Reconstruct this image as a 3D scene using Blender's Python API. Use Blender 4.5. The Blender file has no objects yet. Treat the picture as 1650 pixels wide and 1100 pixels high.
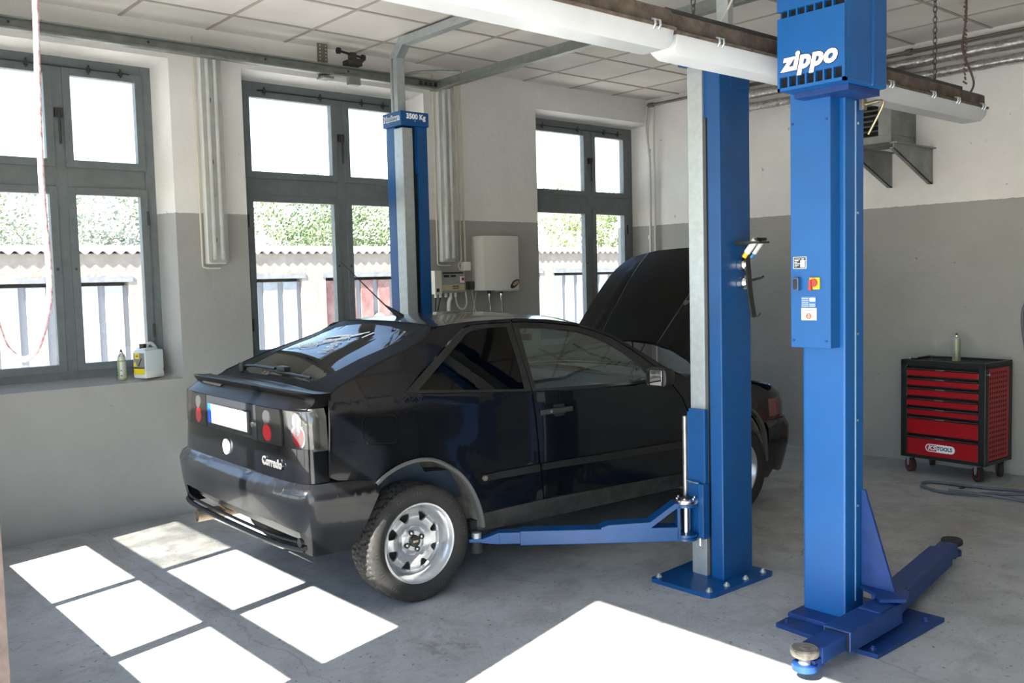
import bpy, bmesh, math, random
from mathutils import Vector, Matrix
from math import sin, cos, pi, radians, sqrt
random.seed(7)
C = bpy.context.scene.collection
SC = bpy.context.scene
# ---------------------------------------------------------------- camera
cam_d = bpy.data.cameras.new('camera'); cam = bpy.data.objects.new('camera', cam_d); C.objects.link(cam)
f_px, pit, rol, yaw = 1488.88316, 0.0681049066, -0.024974913, 0.856253835
CX, CH = 6.5516599, 1.6416
fw = Vector((-sin(yaw)*cos(pit), cos(yaw)*cos(pit), -sin(pit)))
r0 = Vector((cos(yaw), sin(yaw), 0)); u0 = r0.cross(fw)
rr = r0*cos(rol) + u0*sin(rol); uu = -r0*sin(rol) + u0*cos(rol)
M = Matrix((rr, uu, -fw)).transposed().to_4x4(); M.translation = (CX, 0, CH)
cam.matrix_world = M
cam_d.sensor_width = 36; cam_d.lens = 36*f_px/1650; cam_d.clip_start = .02; cam_d.clip_end = 500
SC.camera = cam
SC.view_settings.view_transform = 'Standard'; SC.view_settings.look = 'None'
SC.view_settings.gamma = 1; SC.view_settings.use_curve_mapping = False
SC.view_settings.exposure = 1.25
# ---------------------------------------------------------------- sky and sun
SUN_E = radians(38.6)
SD = Vector((-.257*cos(SUN_E), .966*cos(SUN_E), -sin(SUN_E))).normalized()   # travel direction
w = bpy.data.worlds.new('world'); SC.world = w; w.use_nodes = True
nt = w.node_tree; nt.nodes.clear()
sky = nt.nodes.new('ShaderNodeTexSky'); sky.sky_type = 'NISHITA'; sky.sun_disc = False
sky.sun_elevation = SUN_E; sky.sun_rotation = math.atan2(.257, -.966) ; sky.air_density = 1.0; sky.dust_density = 0.3; sky.ozone_density = 1.0
bg = nt.nodes.new('ShaderNodeBackground'); bg.inputs[1].default_value = 0.33
wo = nt.nodes.new('ShaderNodeOutputWorld')
nt.links.new(sky.outputs[0], bg.inputs[0]); nt.links.new(bg.outputs[0], wo.inputs[0])
sl = bpy.data.lights.new('sun', 'SUN'); sl.energy = 19.0; sl.angle = radians(.53); sl.color = (1, .95, .87)
so = bpy.data.objects.new('sun', sl); C.objects.link(so); so.rotation_euler = SD.to_track_quat('-Z', 'Y').to_euler(); so.location = (8, -6, 8)

# ---------------------------------------------------------------- materials
MATS = {}
def mat(name, col, rough=.6, metal=0, var=0, vscale=8, bump=0, bscale=60, coat=0, spec=.5, col2=None, emit=None, detail=6):
    if name in MATS: return MATS[name]
    m = bpy.data.materials.new(name); m.use_nodes = True; MATS[name] = m
    n = m.node_tree; b = n.nodes['Principled BSDF']
    b.inputs['Base Color'].default_value = (*col, 1); b.inputs['Roughness'].default_value = rough
    b.inputs['Metallic'].default_value = metal; b.inputs['Coat Weight'].default_value = coat
    b.inputs['Coat Roughness'].default_value = .04; b.inputs['Specular IOR Level'].default_value = spec
    if emit: b.inputs['Emission Color'].default_value = (*col, 1); b.inputs['Emission Strength'].default_value = emit
    tc = n.nodes.new('ShaderNodeTexCoord')
    if var or col2:
        no = n.nodes.new('ShaderNodeTexNoise'); no.inputs['Scale'].default_value = vscale; no.inputs['Detail'].default_value = detail; no.inputs['Roughness'].default_value = .65
        n.links.new(tc.outputs['Object'], no.inputs['Vector'])
        cr = n.nodes.new('ShaderNodeValToRGB'); cr.color_ramp.elements[0].position = .35; cr.color_ramp.elements[1].position = .65
        c2 = col2 or tuple(min(1, c*(1+var)) for c in col); c1 = col if col2 else tuple(c*(1-var) for c in col)
        cr.color_ramp.elements[0].color = (*c1, 1); cr.color_ramp.elements[1].color = (*c2, 1)
        n.links.new(no.outputs[0], cr.inputs[0]); n.links.new(cr.outputs[0], b.inputs['Base Color'])
    if bump:
        no2 = n.nodes.new('ShaderNodeTexNoise'); no2.inputs['Scale'].default_value = bscale; no2.inputs['Detail'].default_value = 5
        n.links.new(tc.outputs['Object'], no2.inputs['Vector'])
        bp = n.nodes.new('ShaderNodeBump'); bp.inputs['Strength'].default_value = bump; bp.inputs['Distance'].default_value = .01
        n.links.new(no2.outputs[0], bp.inputs['Height']); n.links.new(bp.outputs[0], b.inputs['Normal'])
    return m
def glassmat(name, tint, gloss=.04, rough=.02, dirt=0, trans=1.0):
    m = bpy.data.materials.new(name); m.use_nodes = True; MATS[name] = m; n = m.node_tree; n.nodes.clear()
    o = n.nodes.new('ShaderNodeOutputMaterial'); t = n.nodes.new('ShaderNodeBsdfTransparent'); t.inputs[0].default_value = (*tint, 1)
    g = n.nodes.new('ShaderNodeBsdfGlossy'); g.inputs['Roughness'].default_value = rough
    lw = n.nodes.new('ShaderNodeLayerWeight'); lw.inputs[0].default_value = .5; pw = n.nodes.new('ShaderNodeMath'); pw.operation = 'POWER'; pw.inputs[1].default_value = 4
    fr = n.nodes.new('ShaderNodeMath'); fr.operation = 'MULTIPLY_ADD'; fr.inputs[1].default_value = .75; fr.inputs[2].default_value = gloss
    n.links.new(lw.outputs['Facing'], pw.inputs[0]); n.links.new(pw.outputs[0], fr.inputs[0])
    mx = n.nodes.new('ShaderNodeMixShader'); n.links.new(fr.outputs[0], mx.inputs[0]); n.links.new(t.outputs[0], mx.inputs[1]); n.links.new(g.outputs[0], mx.inputs[2])
    last = mx
    if dirt:
        d = n.nodes.new('ShaderNodeBsdfDiffuse'); d.inputs[0].default_value = (.6, .58, .52, 1)
        tc = n.nodes.new('ShaderNodeTexCoord'); no = n.nodes.new('ShaderNodeTexNoise'); no.inputs['Scale'].default_value = 5; no.inputs['Detail'].default_value = 8
        n.links.new(tc.outputs['Object'], no.inputs['Vector'])
        mr = n.nodes.new('ShaderNodeMapRange'); mr.inputs[1].default_value = .35; mr.inputs[2].default_value = .8; mr.inputs[3].default_value = dirt*.5; mr.inputs[4].default_value = dirt*1.5
        n.links.new(no.outputs[0], mr.inputs[0])
        m2 = n.nodes.new('ShaderNodeMixShader'); n.links.new(mr.outputs[0], m2.inputs[0]); n.links.new(last.outputs[0], m2.inputs[1]); n.links.new(d.outputs[0], m2.inputs[2]); last = m2
    n.links.new(last.outputs[0], o.inputs[0]); return m

BLUE = mat('lift_blue_paint', (.001, .058, .20), .38, var=.12, vscale=3, bump=.05, bscale=200)
ZBLUE = mat('bright_blue_paint', (.001, .088, .30), .42, var=.08, vscale=2, bump=.06, bscale=150)
ZBLUE2 = mat('worn_blue_paint', (.003, .034, .16), .5, var=.2, vscale=9, bump=.15, bscale=90)
GALV = mat('galvanised_steel', (.42, .46, .47), .38, .55, var=.08, vscale=25)
STEEL = mat('polished_steel', (.75, .75, .75), .18, 1)
DSTEEL = mat('dull_steel', (.32, .32, .31), .42, .9, var=.2, vscale=20)
BLACKM = mat('black_metal', (.012, .012, .012), .45)
BLACKR = mat('black_rubber', (.02, .02, .02), .75, bump=.2, bscale=120)
WHITEP = mat('white_plastic', (.72, .72, .70), .4)
WHITED = mat('white_lettering', (.85, .85, .85), .5)
CREAM = mat('cream_plastic', (.62, .58, .47), .5)
FRAMEP = mat('grey_window_paint', (.13, .15, .155), .5, var=.1, vscale=12, bump=.15, bscale=70)
RED = mat('red_paint', (.34, .004, .010), .35)
YELLOW = mat('yellow_plastic', (.8, .5, .02), .5)
PAINT = mat('black_car_paint', (.002, .0025, .004), .22, coat=.6, spec=.2, col2=(.004, .0045, .006), vscale=6)
TRIM = mat('black_trim_plastic', (.009, .009, .009), .45, var=.3, vscale=30)
DUSTY = mat('dusty_black_plastic', (.03, .03, .028), .7, var=.5, vscale=14, bump=.2)
INNER = mat('dark_inner_lining', (.006, .006, .006), .9)
CABIN = mat('dark_blue_upholstery', (.03, .045, .07), .85)

# ---------------------------------------------------------------- mesh helpers
def tag(o, label=None, cat=None, group=None, kind=None):
    if label: o['label'] = label
    if cat: o['category'] = cat
    if group: o['group'] = group
    if kind: o['kind'] = kind
    return o
def empty(name, loc=(0, 0, 0), rz=0, label=None, cat=None, group=None, kind=None):
    o = bpy.data.objects.new(name, None); C.objects.link(o); o.location = loc; o.rotation_euler = (0, 0, rz); o.empty_display_size = .1
    return tag(o, label, cat, group, kind)
def obj(name, bm, m, parent=None, smooth=0, label=None, mats=None):
    bmesh.ops.recalc_face_normals(bm, faces=bm.faces) if smooth != -1 else None
    me = bpy.data.meshes.new(name); bm.to_mesh(me); bm.free()
    for x in (mats or [m]): me.materials.append(x)
    if smooth:
        me.polygons.foreach_set('use_smooth', [True]*len(me.polygons))
        me.set_sharp_from_angle(angle=radians(abs(smooth) if abs(smooth) > 1 else 38))
    o = bpy.data.objects.new(name, me); C.objects.link(o)
    if parent: o.parent = parent
    if label: o['label'] = label
    return o
def B(): return bmesh.new()
def each(name, bm, m, parent=None, smooth=0):
    """every loose piece becomes an object of its own"""
    bm.verts.ensure_lookup_table(); seen = set(); out = []
    for v in bm.verts:
        if v in seen: continue
        st_ = [v]; isl = []; seen.add(v)
        while st_:
            q = st_.pop(); isl.append(q)
            for e in q.link_edges:
                o = e.other_vert(q)
                if o not in seen: seen.add(o); st_.append(o)
        nb = bmesh.new(); mp = {q: nb.verts.new(q.co) for q in isl}
        for f in {f for q in isl for f in q.link_faces}: nb.faces.new([mp[q] for q in f.verts])
        out.append(obj(name, nb, m, parent, smooth))
    bm.free(); return out
def box(bm, x0, x1, y0, y1, z0, z1, bev=0, mi=0):
    vs = [bm.verts.new(v) for v in ((x0,y0,z0),(x1,y0,z0),(x1,y1,z0),(x0,y1,z0),(x0,y0,z1),(x1,y0,z1),(x1,y1,z1),(x0,y1,z1))]
    fs = [bm.faces.new([vs[i] for i in q]) for q in ((3,2,1,0),(4,5,6,7),(0,1,5,4),(1,2,6,5),(2,3,7,6),(3,0,4,7))]
    for f in fs: f.material_index = mi
    if bev:
        es = list({e for f in fs for e in f.edges})
        bmesh.ops.bevel(bm, geom=es, offset=bev, segments=2, affect='EDGES', profile=.6)
    return bm
def cyl(bm, p0, p1, r, seg=20, r1=None, cap=True):
    p0 = Vector(p0); p1 = Vector(p1); d = (p1-p0); q = d.to_track_quat('Z', 'Y'); r1 = r if r1 is None else r1
    a = []; b = []
    for i in range(seg):
        t = 2*pi*i/seg; v = Vector((cos(t), sin(t), 0))
        a.append(bm.verts.new(p0+q@(v*r))); b.append(bm.verts.new(p1+q@(v*r1)))
    for i in range(seg):
        j = (i+1) % seg; bm.faces.new((a[i], a[j], b[j], b[i]))
    if cap: bm.faces.new(a[::-1]); bm.faces.new(b)
    return bm
def tube(bm, pts, r, seg=8, closed=False, cap=True):
    pts = [Vector(p) for p in pts]; rings = []; n = len(pts); up = Vector((0, 0, 1)); prev = None
    for i, p in enumerate(pts):
        d = (pts[(i+1) % n]-pts[i-1]) if closed else (pts[min(i+1, n-1)]-pts[max(i-1, 0)])
        d.normalize()
        if prev is None:
            a = up if abs(d.z) < .9 else Vector((1, 0, 0)); x = d.cross(a).normalized()
        else: x = (prev - d*prev.dot(d)).normalized()
        prev = x; y = d.cross(x)
        rad = r[i] if isinstance(r, (list, tuple)) else r
        rings.append([bm.verts.new(p+x*cos(2*pi*k/seg)*rad+y*sin(2*pi*k/seg)*rad) for k in range(seg)])
    rng = range(n) if closed else range(n-1)
    for i in rng:
        a, b = rings[i], rings[(i+1) % n]
        for k in range(seg):
            l = (k+1) % seg; bm.faces.new((a[k], a[l], b[l], b[k]))
    if cap and not closed: bm.faces.new(rings[0][::-1]); bm.faces.new(rings[-1])
    return bm
def smoothpts(pts, n=8):
    P = [Vector(p) for p in pts]; out = []
    for i in range(len(P)-1):
        p0 = P[max(i-1, 0)]; p1 = P[i]; p2 = P[i+1]; p3 = P[min(i+2, len(P)-1)]
        for k in range(n):
            t = k/n; out.append(.5*((2*p1)+(p2-p0)*t+(2*p0-5*p1+4*p2-p3)*t*t+(3*p1-p0-3*p2+p3)*t**3))
    out.append(P[-1]); return out
def lathe(bm, prof, mtx=None, seg=32, cap=True):
    """prof: (r, h) pairs around local Z"""
    mtx = mtx or Matrix.Identity(4); rings = []
    for r, h in prof:
        rings.append([bm.verts.new(mtx @ Vector((r*cos(2*pi*k/seg), r*sin(2*pi*k/seg), h))) for k in range(seg)])
    for a, b in zip(rings, rings[1:]):
        for k in range(seg):
            l = (k+1) % seg; bm.faces.new((a[k], a[l], b[l], b[k]))
    if cap:
        if prof[0][0] > 1e-4: bm.faces.new(rings[0][::-1])
        if prof[-1][0] > 1e-4: bm.faces.new(rings[-1])
    return bm
def prism(bm, poly, fn, d0, d1, mi=0):
    """polygon in 2D, extruded: fn(u, v, d) -> point"""
    a = [bm.verts.new(fn(u, v, d0)) for u, v in poly]; b = [bm.verts.new(fn(u, v, d1)) for u, v in poly]
    n = len(poly); fs = [bm.faces.new(a[::-1]), bm.faces.new(b)]
    for i in range(n): fs.append(bm.faces.new((a[i], a[(i+1) % n], b[(i+1) % n], b[i])))
    for f in fs: f.material_index = mi
    return bm
XY = lambda u, v, d: (u, v, d)
XZ = lambda u, v, d: (u, d, v)
YZ = lambda u, v, d: (d, u, v)
def AX(x, y, z=(0, 0, 0)): pass
def basis(o, x, y, z):
    m = Matrix((Vector(x), Vector(y), Vector(z))).transposed().to_4x4(); m.translation = Vector(o); return m
def text(name, body, size, m, parent, o, right, up, shear=0, bold=0, ext=.001, align='CENTER', sx=1, space=1):
    cu = bpy.data.curves.new(name, 'FONT'); cu.body = body; cu.size = size; cu.shear = shear; cu.offset = bold; cu.extrude = ext
    cu.align_x = align; cu.align_y = 'CENTER'; cu.resolution_u = 3; cu.space_character = space
    t = bpy.data.objects.new(name, cu); C.objects.link(t)
    dg = bpy.context.evaluated_depsgraph_get(); me = bpy.data.meshes.new_from_object(t.evaluated_get(dg))
    bpy.data.objects.remove(t); bpy.data.curves.remove(cu)
    me.name = name; me.materials.clear(); me.materials.append(m)
    r = Vector(right).normalized(); u = Vector(up).normalized(); n = r.cross(u)
    me.transform(basis(o, r*sx, u, n))
    ob = bpy.data.objects.new(name, me); C.objects.link(ob); ob.parent = parent; return ob
def interp(x, xs, ys):
    if x <= xs[0]: return ys[0]
    for i in range(len(xs)-1):
        if x <= xs[i+1]: return ys[i]+(ys[i+1]-ys[i])*(x-xs[i])/(xs[i+1]-xs[i])
    return ys[-1]
def panel(name, loops, fn, th, step, m, parent, centre=None, smooth=35, uv=None, dens=.04, label=None):
    """loops: 2D polygons (first outer, others holes) -> curved plate through fn(u,v)->Vector with thickness th inwards"""
    bm = B(); es = []
    for lp in loops:
        pts = []
        for i, a in enumerate(lp):
            b = lp[(i+1) % len(lp)]; L = math.hypot(b[0]-a[0], b[1]-a[1]); k = max(1, int(L/dens))
            for j in range(k): pts.append((a[0]+(b[0]-a[0])*j/k, a[1]+(b[1]-a[1])*j/k))
        vs = [bm.verts.new((p[0], p[1], 0)) for p in pts]
        es += [bm.edges.new((vs[i], vs[(i+1) % len(vs)])) for i in range(len(vs))]
    bmesh.ops.triangle_fill(bm, use_beauty=True, use_dissolve=False, edges=es)
    us = [p[0] for p in loops[0]]; vs_ = [p[1] for p in loops[0]]
    for ax, lo, hi in ((0, min(us), max(us)), (1, min(vs_), max(vs_))):
        n = max(1, int((hi-lo)/step))
        for i in range(1, n):
            c = lo+(hi-lo)*i/n; co = [0, 0, 0]; no = [0, 0, 0]; co[ax] = c; no[ax] = 1
            bmesh.ops.bisect_plane(bm, geom=bm.verts[:]+bm.edges[:]+bm.faces[:], plane_co=co, plane_no=no, dist=1e-6)
    for v in bm.verts: v.co = fn(v.co.x, v.co.y)
    bm.normal_update()
    ce = Vector(centre) if centre is not None else Vector((0, 1, .6))
    if sum((f.normal.dot(f.calc_center_median()-ce))*f.calc_area() for f in bm.faces) < 0:
        bmesh.ops.reverse_faces(bm, faces=bm.faces); bm.normal_update()
    if th:
        outer = list(bm.verts); faces = list(bm.faces); be = [e for e in bm.edges if e.is_boundary]; mp = {}
        for v in outer: mp[v] = v.co - v.normal*th
        mp = {v: bm.verts.new(c) for v, c in mp.items()}
        for f in faces: bm.faces.new([mp[v] for v in reversed(f.verts)])
        for e in be:
            l = e.link_loops[0]; a = l.vert; b = l.link_loop_next.vert
            bm.faces.new((b, a, mp[a], mp[b]))
    return obj(name, bm, m, parent, smooth=-smooth, label=label)
def copy_tree(o, parent=None):
    c = o.copy(); C.objects.link(c); c.parent = parent if parent else o.parent
    for ch in list(o.children): copy_tree(ch, c)
    return c
def bolt(bm, x, y, z, r=.014, h=.02):
    lathe(bm, [(r*1.7, z), (r*1.7, z+.003), (r*1.25, z+.003), (r*1.25, z+h*.75), (r*.7, z+h*.75), (r*.7, z+h*1.25)], Matrix.Translation((x, y, 0)), 8)
# ================================================================ room
L_, H_, P_ = 7.683, 3.49, 2.168
RX = 14.0                      # right wall
def wallmat():
    m = bpy.data.materials.new('two_tone_wall_paint'); m.use_nodes = True; n = m.node_tree; b = n.nodes['Principled BSDF']; N = n.nodes.new; K = n.links.new
    tc = N('ShaderNodeTexCoord'); sp = N('ShaderNodeSeparateXYZ'); K(tc.outputs['Object'], sp.inputs[0])
    no = N('ShaderNodeTexNoise'); no.inputs['Scale'].default_value = 30; K(tc.outputs['Object'], no.inputs['Vector'])
    ad = N('ShaderNodeMath'); ad.operation = 'MULTIPLY_ADD'; ad.inputs[1].default_value = .012; K(no.outputs[0], ad.inputs[0]); K(sp.outputs['Z'], ad.inputs[2])
    gt = N('ShaderNodeMath'); gt.operation = 'GREATER_THAN'; gt.inputs[1].default_value = P_+.006; K(ad.outputs[0], gt.inputs[0])
    mx = N('ShaderNodeMix'); mx.data_type = 'RGBA'; mx.inputs[6].default_value = (.335, .333, .315, 1); mx.inputs[7].default_value = (.74, .73, .70, 1); K(gt.outputs[0], mx.inputs[0])
    n2 = N('ShaderNodeTexNoise'); n2.inputs['Scale'].default_value = 1.3; n2.inputs['Detail'].default_value = 9; n2.inputs['Roughness'].default_value = .7; K(tc.outputs['Object'], n2.inputs['Vector'])
    mr = N('ShaderNodeMapRange'); mr.inputs[1].default_value = .3; mr.inputs[2].default_value = .7; mr.inputs[3].default_value = .88; mr.inputs[4].default_value = 1.04; K(n2.outputs[0], mr.inputs[0])
    # small scuffs and holes
    n3 = N('ShaderNodeTexNoise'); n3.inputs['Scale'].default_value = 14; n3.inputs['Detail'].default_value = 3; K(tc.outputs['Object'], n3.inputs['Vector'])
    m3 = N('ShaderNodeMapRange'); m3.inputs[1].default_value = .735; m3.inputs[2].default_value = .77; m3.inputs[3].default_value = 1; m3.inputs[4].default_value = .6; K(n3.outputs[0], m3.inputs[0])
    mu = N('ShaderNodeMath'); mu.operation = 'MULTIPLY'; K(mr.outputs[0], mu.inputs[0]); K(m3.outputs[0], mu.inputs[1])
    vm = N('ShaderNodeVectorMath'); vm.operation = 'SCALE'; K(mx.outputs[2], vm.inputs[0]); K(mu.outputs[0], vm.inputs['Scale']); K(vm.outputs[0], b.inputs['Base Color'])
    b.inputs['Roughness'].default_value = .75
    n4 = N('ShaderNodeTexNoise'); n4.inputs['Scale'].default_value = 22; n4.inputs['Detail'].default_value = 8; K(tc.outputs['Object'], n4.inputs['Vector'])
    bp = N('ShaderNodeBump'); bp.inputs['Strength'].default_value = .35; bp.inputs['Distance'].default_value = .012; K(n4.outputs[0], bp.inputs['Height']); K(bp.outputs[0], b.inputs['Normal'])
    return m
WALL = wallmat()
def floormat():
    m = bpy.data.materials.new('worn_grey_floor_paint'); m.use_nodes = True; n = m.node_tree; b = n.nodes['Principled BSDF']; N = n.nodes.new; K = n.links.new
    tc = N('ShaderNodeTexCoord'); V = tc.outputs['Object']
    def noise(s, d=8, r=.65, dist=0):
        o = N('ShaderNodeTexNoise'); o.inputs['Scale'].default_value = s; o.inputs['Detail'].default_value = d; o.inputs['Roughness'].default_value = r; o.inputs['Distortion'].default_value = dist; K(V, o.inputs['Vector']); return o.outputs[0]
    def ramp(x, a, bb, lo, hi):
        o = N('ShaderNodeMapRange'); o.inputs[1].default_value = a; o.inputs[2].default_value = bb; o.inputs[3].default_value = lo; o.inputs[4].default_value = hi; K(x, o.inputs[0]); return o.outputs[0]
    def mul(a, c):
        o = N('ShaderNodeMath'); o.operation = 'MULTIPLY'; K(a, o.inputs[0]); K(c, o.inputs[1]) if not isinstance(c, (int, float)) else setattr(o.inputs[1], 'default_value', c); return o.outputs[0]
    def mix(f, a, c):
        o = N('ShaderNodeMix'); o.data_type = 'RGBA'; K(f, o.inputs[0])
        for i, q in ((6, a), (7, c)):
            if isinstance(q, tuple): o.inputs[i].default_value = (*q, 1)
            else: K(q, o.inputs[i])
        return o.outputs[2]
    col = mix(ramp(noise(1.1), .3, .7, 0, 1), (.32, .33, .325), (.45, .46, .455))
    col = mix(ramp(noise(3.5, 10, .75, .6), .47, .60, 0, .6), col, (.26, .25, .235))       # grimy patches
    sx = N('ShaderNodeMapping'); sx.inputs['Scale'].default_value = (9, 2.5, 1); K(V, sx.inputs[0])
    st = N('ShaderNodeTexNoise'); st.inputs['Scale'].default_value = 3; st.inputs['Detail'].default_value = 10; st.inputs['Roughness'].default_value = .8; K(sx.outputs[0], st.inputs['Vector'])
    col = mix(ramp(st.outputs[0], .55, .63, 0, .6), col, (.19, .18, .165))                # flaked paint
    col = mix(ramp(noise(34, 4, .6), .64, .68, 0, .85), col, (.09, .08, .07))             # crumbs of dirt
    # cracks
    wp = N('ShaderNodeTexNoise'); wp.inputs['Scale'].default_value = 3; wp.inputs['Detail'].default_value = 6; K(V, wp.inputs['Vector'])
    va = N('ShaderNodeVectorMath'); va.operation = 'MULTIPLY_ADD'; va.inputs[1].default_value = (.25, .25, .25); K(wp.outputs[1], va.inputs[0]); K(V, va.inputs[2])
    vo = N('ShaderNodeTexVoronoi'); vo.feature = 'DISTANCE_TO_EDGE'; vo.inputs['Scale'].default_value = .45; K(va.outputs[0], vo.inputs['Vector'])
    col = mix(mul(ramp(vo.outputs[0], 0, .004, .75, 0), ramp(noise(2), .45, .6, 0, 1)), col, (.16, .15, .13))
    # slab joint
    sp = N('ShaderNodeSeparateXYZ'); K(va.outputs[0], sp.inputs[0])
    jm = N('ShaderNodeMath'); jm.operation = 'SUBTRACT'; jm.inputs[1].default_value = 1.96; K(sp.outputs['Y'], jm.inputs[0])
    ja = N('ShaderNodeMath'); ja.operation = 'ABSOLUTE'; K(jm.outputs[0], ja.inputs[0])
    col = mix(ramp(ja.outputs[0], .0, .007, .6, 0), col, (.2, .19, .17))
    # round oil stain
    vd = N('ShaderNodeVectorMath'); vd.operation = 'DISTANCE'; vd.inputs[1].default_value = (3.30+.12, 2.38+.12, .12); K(va.outputs[0], vd.inputs[0])
    col = mix(mul(ramp(vd.outputs['Value'], .06, .17, 1, 0), ramp(noise(16, 6, .7), .45, .6, 0, .7)), col, (.17, .15, .13))
    K(col, b.inputs['Base Color'])
    K(ramp(noise(5), .35, .65, .38, .62), b.inputs['Roughness'])
    bp = N('ShaderNodeBump'); bp.inputs['Strength'].default_value = .35; bp.inputs['Distance'].default_value = .014; K(noise(12, 10, .75), bp.inputs['Height']); K(bp.outputs[0], b.inputs['Normal'])
    return m
def ceilmat():
    m = bpy.data.materials.new('suspended_ceiling_tiles'); m.use_nodes = True; n = m.node_tree; b = n.nodes['Principled BSDF']; N = n.nodes.new; K = n.links.new
    tc = N('ShaderNodeTexCoord'); no = N('ShaderNodeTexNoise'); no.inputs['Scale'].default_value = 2; no.inputs['Detail'].default_value = 8; K(tc.outputs['Object'], no.inputs['Vector'])
    cr = N('ShaderNodeValToRGB'); cr.color_ramp.elements[0].position = .3; cr.color_ramp.elements[0].color = (.60, .57, .53, 1); cr.color_ramp.elements[1].position = .75; cr.color_ramp.elements[1].color = (.70, .68, .64, 1)
    K(no.outputs[0], cr.inputs[0])
    n2 = N('ShaderNodeTexNoise'); n2.inputs['Scale'].default_value = 1.7; n2.inputs['Detail'].default_value = 4; n2.inputs['Distortion'].default_value = 1.5; K(tc.outputs['Object'], n2.inputs['Vector'])
    mr = N('ShaderNodeMapRange'); mr.inputs[1].default_value = .68; mr.inputs[2].default_value = .72; mr.inputs[3].default_value = 0; mr.inputs[4].default_value = .35; K(n2.outputs[0], mr.inputs[0])
    mx = N('ShaderNodeMix'); mx.data_type = 'RGBA'; K(mr.outputs[0], mx.inputs[0]); K(cr.outputs[0], mx.inputs[6]); mx.inputs[7].default_value = (.45, .38, .28, 1)
    K(mx.outputs[2], b.inputs['Base Color']); b.inputs['Roughness'].default_value = .9
    return m
def struct(name, bm, m, parent=None, smooth=0):
    o = obj(name, bm, m, parent, smooth)
    if not parent: o['kind'] = 'structure'
    return o
FLOOR = floormat(); CEIL = ceilmat(); CGRID = mat('ceiling_grid_bars', (.34, .31, .28), .6)
struct('floor', box(B(), -.2, RX, .3, L_+.1, -.15, 0), FLOOR)
b_ = box(B(), -.2, RX, .3, L_+.1, H_, H_+.12); ce = struct('ceiling', b_, CEIL)
b_ = B(); T_ = .6127
for k in range(-1, 24):
    x = .437+T_*k
    if 0 < x < RX: box(b_, x-.012, x+.012, .5, L_, H_-.006, H_+.01)
for k in range(-4, 12):
    y = 2.842+T_*k
    if .5 < y < L_: box(b_, 0, RX, y-.012, y+.012, H_-.005, H_+.01)
obj('ceiling_grid', b_, CGRID, ce)
# ---- left wall: piers, sill band, lintel band with splayed reveals
b_ = B(); TH = .42
OP = [(.93, 2.548), (3.09, 4.745), (6.05, 7.672)]; OI = [(.98, 2.49), (3.14, 4.69), (6.10, 7.635)]
ys = [.4]+[v for o in OP for v in o]+[L_]; yi = [.4]+[v for o in OI for v in o]+[L_]
for i in range(0, len(ys), 2):
    prism(b_, [(0, ys[i]), (0, ys[i+1]), (-.2, yi[i+1]), (-TH, yi[i+1]), (-TH, yi[i]), (-.2, yi[i])], XY, 0, H_)
for (a, c), (ai, ci) in zip(OP, OI):
    box(b_, -TH, 0, a, c, -.1, .93)
    prism(b_, [(0, .93), (0, .985), (-.2, 1.025), (-TH, 1.0), (-TH, .93)], XZ, a, c)
    prism(b_, [(0, 3.245), (0, H_), (-TH, H_), (-TH, 3.17), (-.2, 3.205)], XZ, a, c)
struct('wall_left', b_, WALL)
struct('wall_back', box(B(), -TH, RX, L_, L_+.3, 0, H_), WALL)
struct('wall_right', box(B(), RX, RX+.3, .4, L_, 0, H_), WALL)
# ---- front wall (behind the picture) with a glazed door leaf and the open doorway
FY = .5; cols = [(.656, 1.569), (1.628, 2.521), (2.60, 3.43)]
te = math.tan(SUN_E)*1.0348
rows = [((a-FY)*te, (c-FY)*te) for a, c in ((1.266, 1.757), (1.915, 2.41), (2.61, 3.05), (3.21, 3.70))]
JX, DX1, LZ = 4.10, 7.9, (3.34-FY)*te
b_ = B(); box(b_, -TH, .5, FY-.3, FY, 0, H_); box(b_, .5, 4.0, FY-.3, FY, LZ+.35, H_); box(b_, 4.0, RX, FY-.04, FY, LZ+.0, H_); box(b_, DX1, RX, FY-.3, FY, 0, LZ)
struct('wall_front', b_, WALL)
DOORP = mat('grey_door_paint', (.22, .21, .20), .5, var=.15)
b_ = B(); xs = [.5]+[v for c in cols for v in c]+[4.06]; zs = [0]+[v for r in rows for v in r]+[LZ+.35]
for i in range(0, len(xs), 2): box(b_, xs[i], xs[i+1], FY-.03, FY-.0, 0, zs[-1])
for c in cols:
    for j in range(0, len(zs), 2): box(b_, c[0], c[1], FY-.03, FY-.0, zs[j], zs[j+1])
for j in (2, 3): box(b_, 3.27, 3.43, FY-.03, FY, rows[j][0], rows[j][1])  # added blanking strips, shaped to keep sun off the floor beside the car
door = struct('door_1', b_, DOORP)
GLASS = glassmat('window_glass', (.97, .98, .98), dirt=.03)
GLASSD = glassmat('milky_window_glass', (.9, .9, .88), dirt=.45)
for i, c in enumerate(cols):
    for j, r in enumerate(rows):
        obj('door_pane', box(B(), c[0]-.01, c[1]+.01, FY-.018, FY-.014, r[0]-.01, r[1]+.01), GLASSD if (i == 0 and j == 1) else GLASS, door)
b_ = B(); box(b_, 4.06, 4.10, FY-.04, FY-.006, 0, LZ); fr = struct('trim_1', b_, mat('rusty_door_edge', (.05, .035, .03), .6, var=.3, vscale=20))
obj('edge_strip', box(B(), 4.094, 4.103, FY-.05, FY-.043, 0, LZ), mat('lime_strip', (.45, .5, .25), .5), fr)
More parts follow.
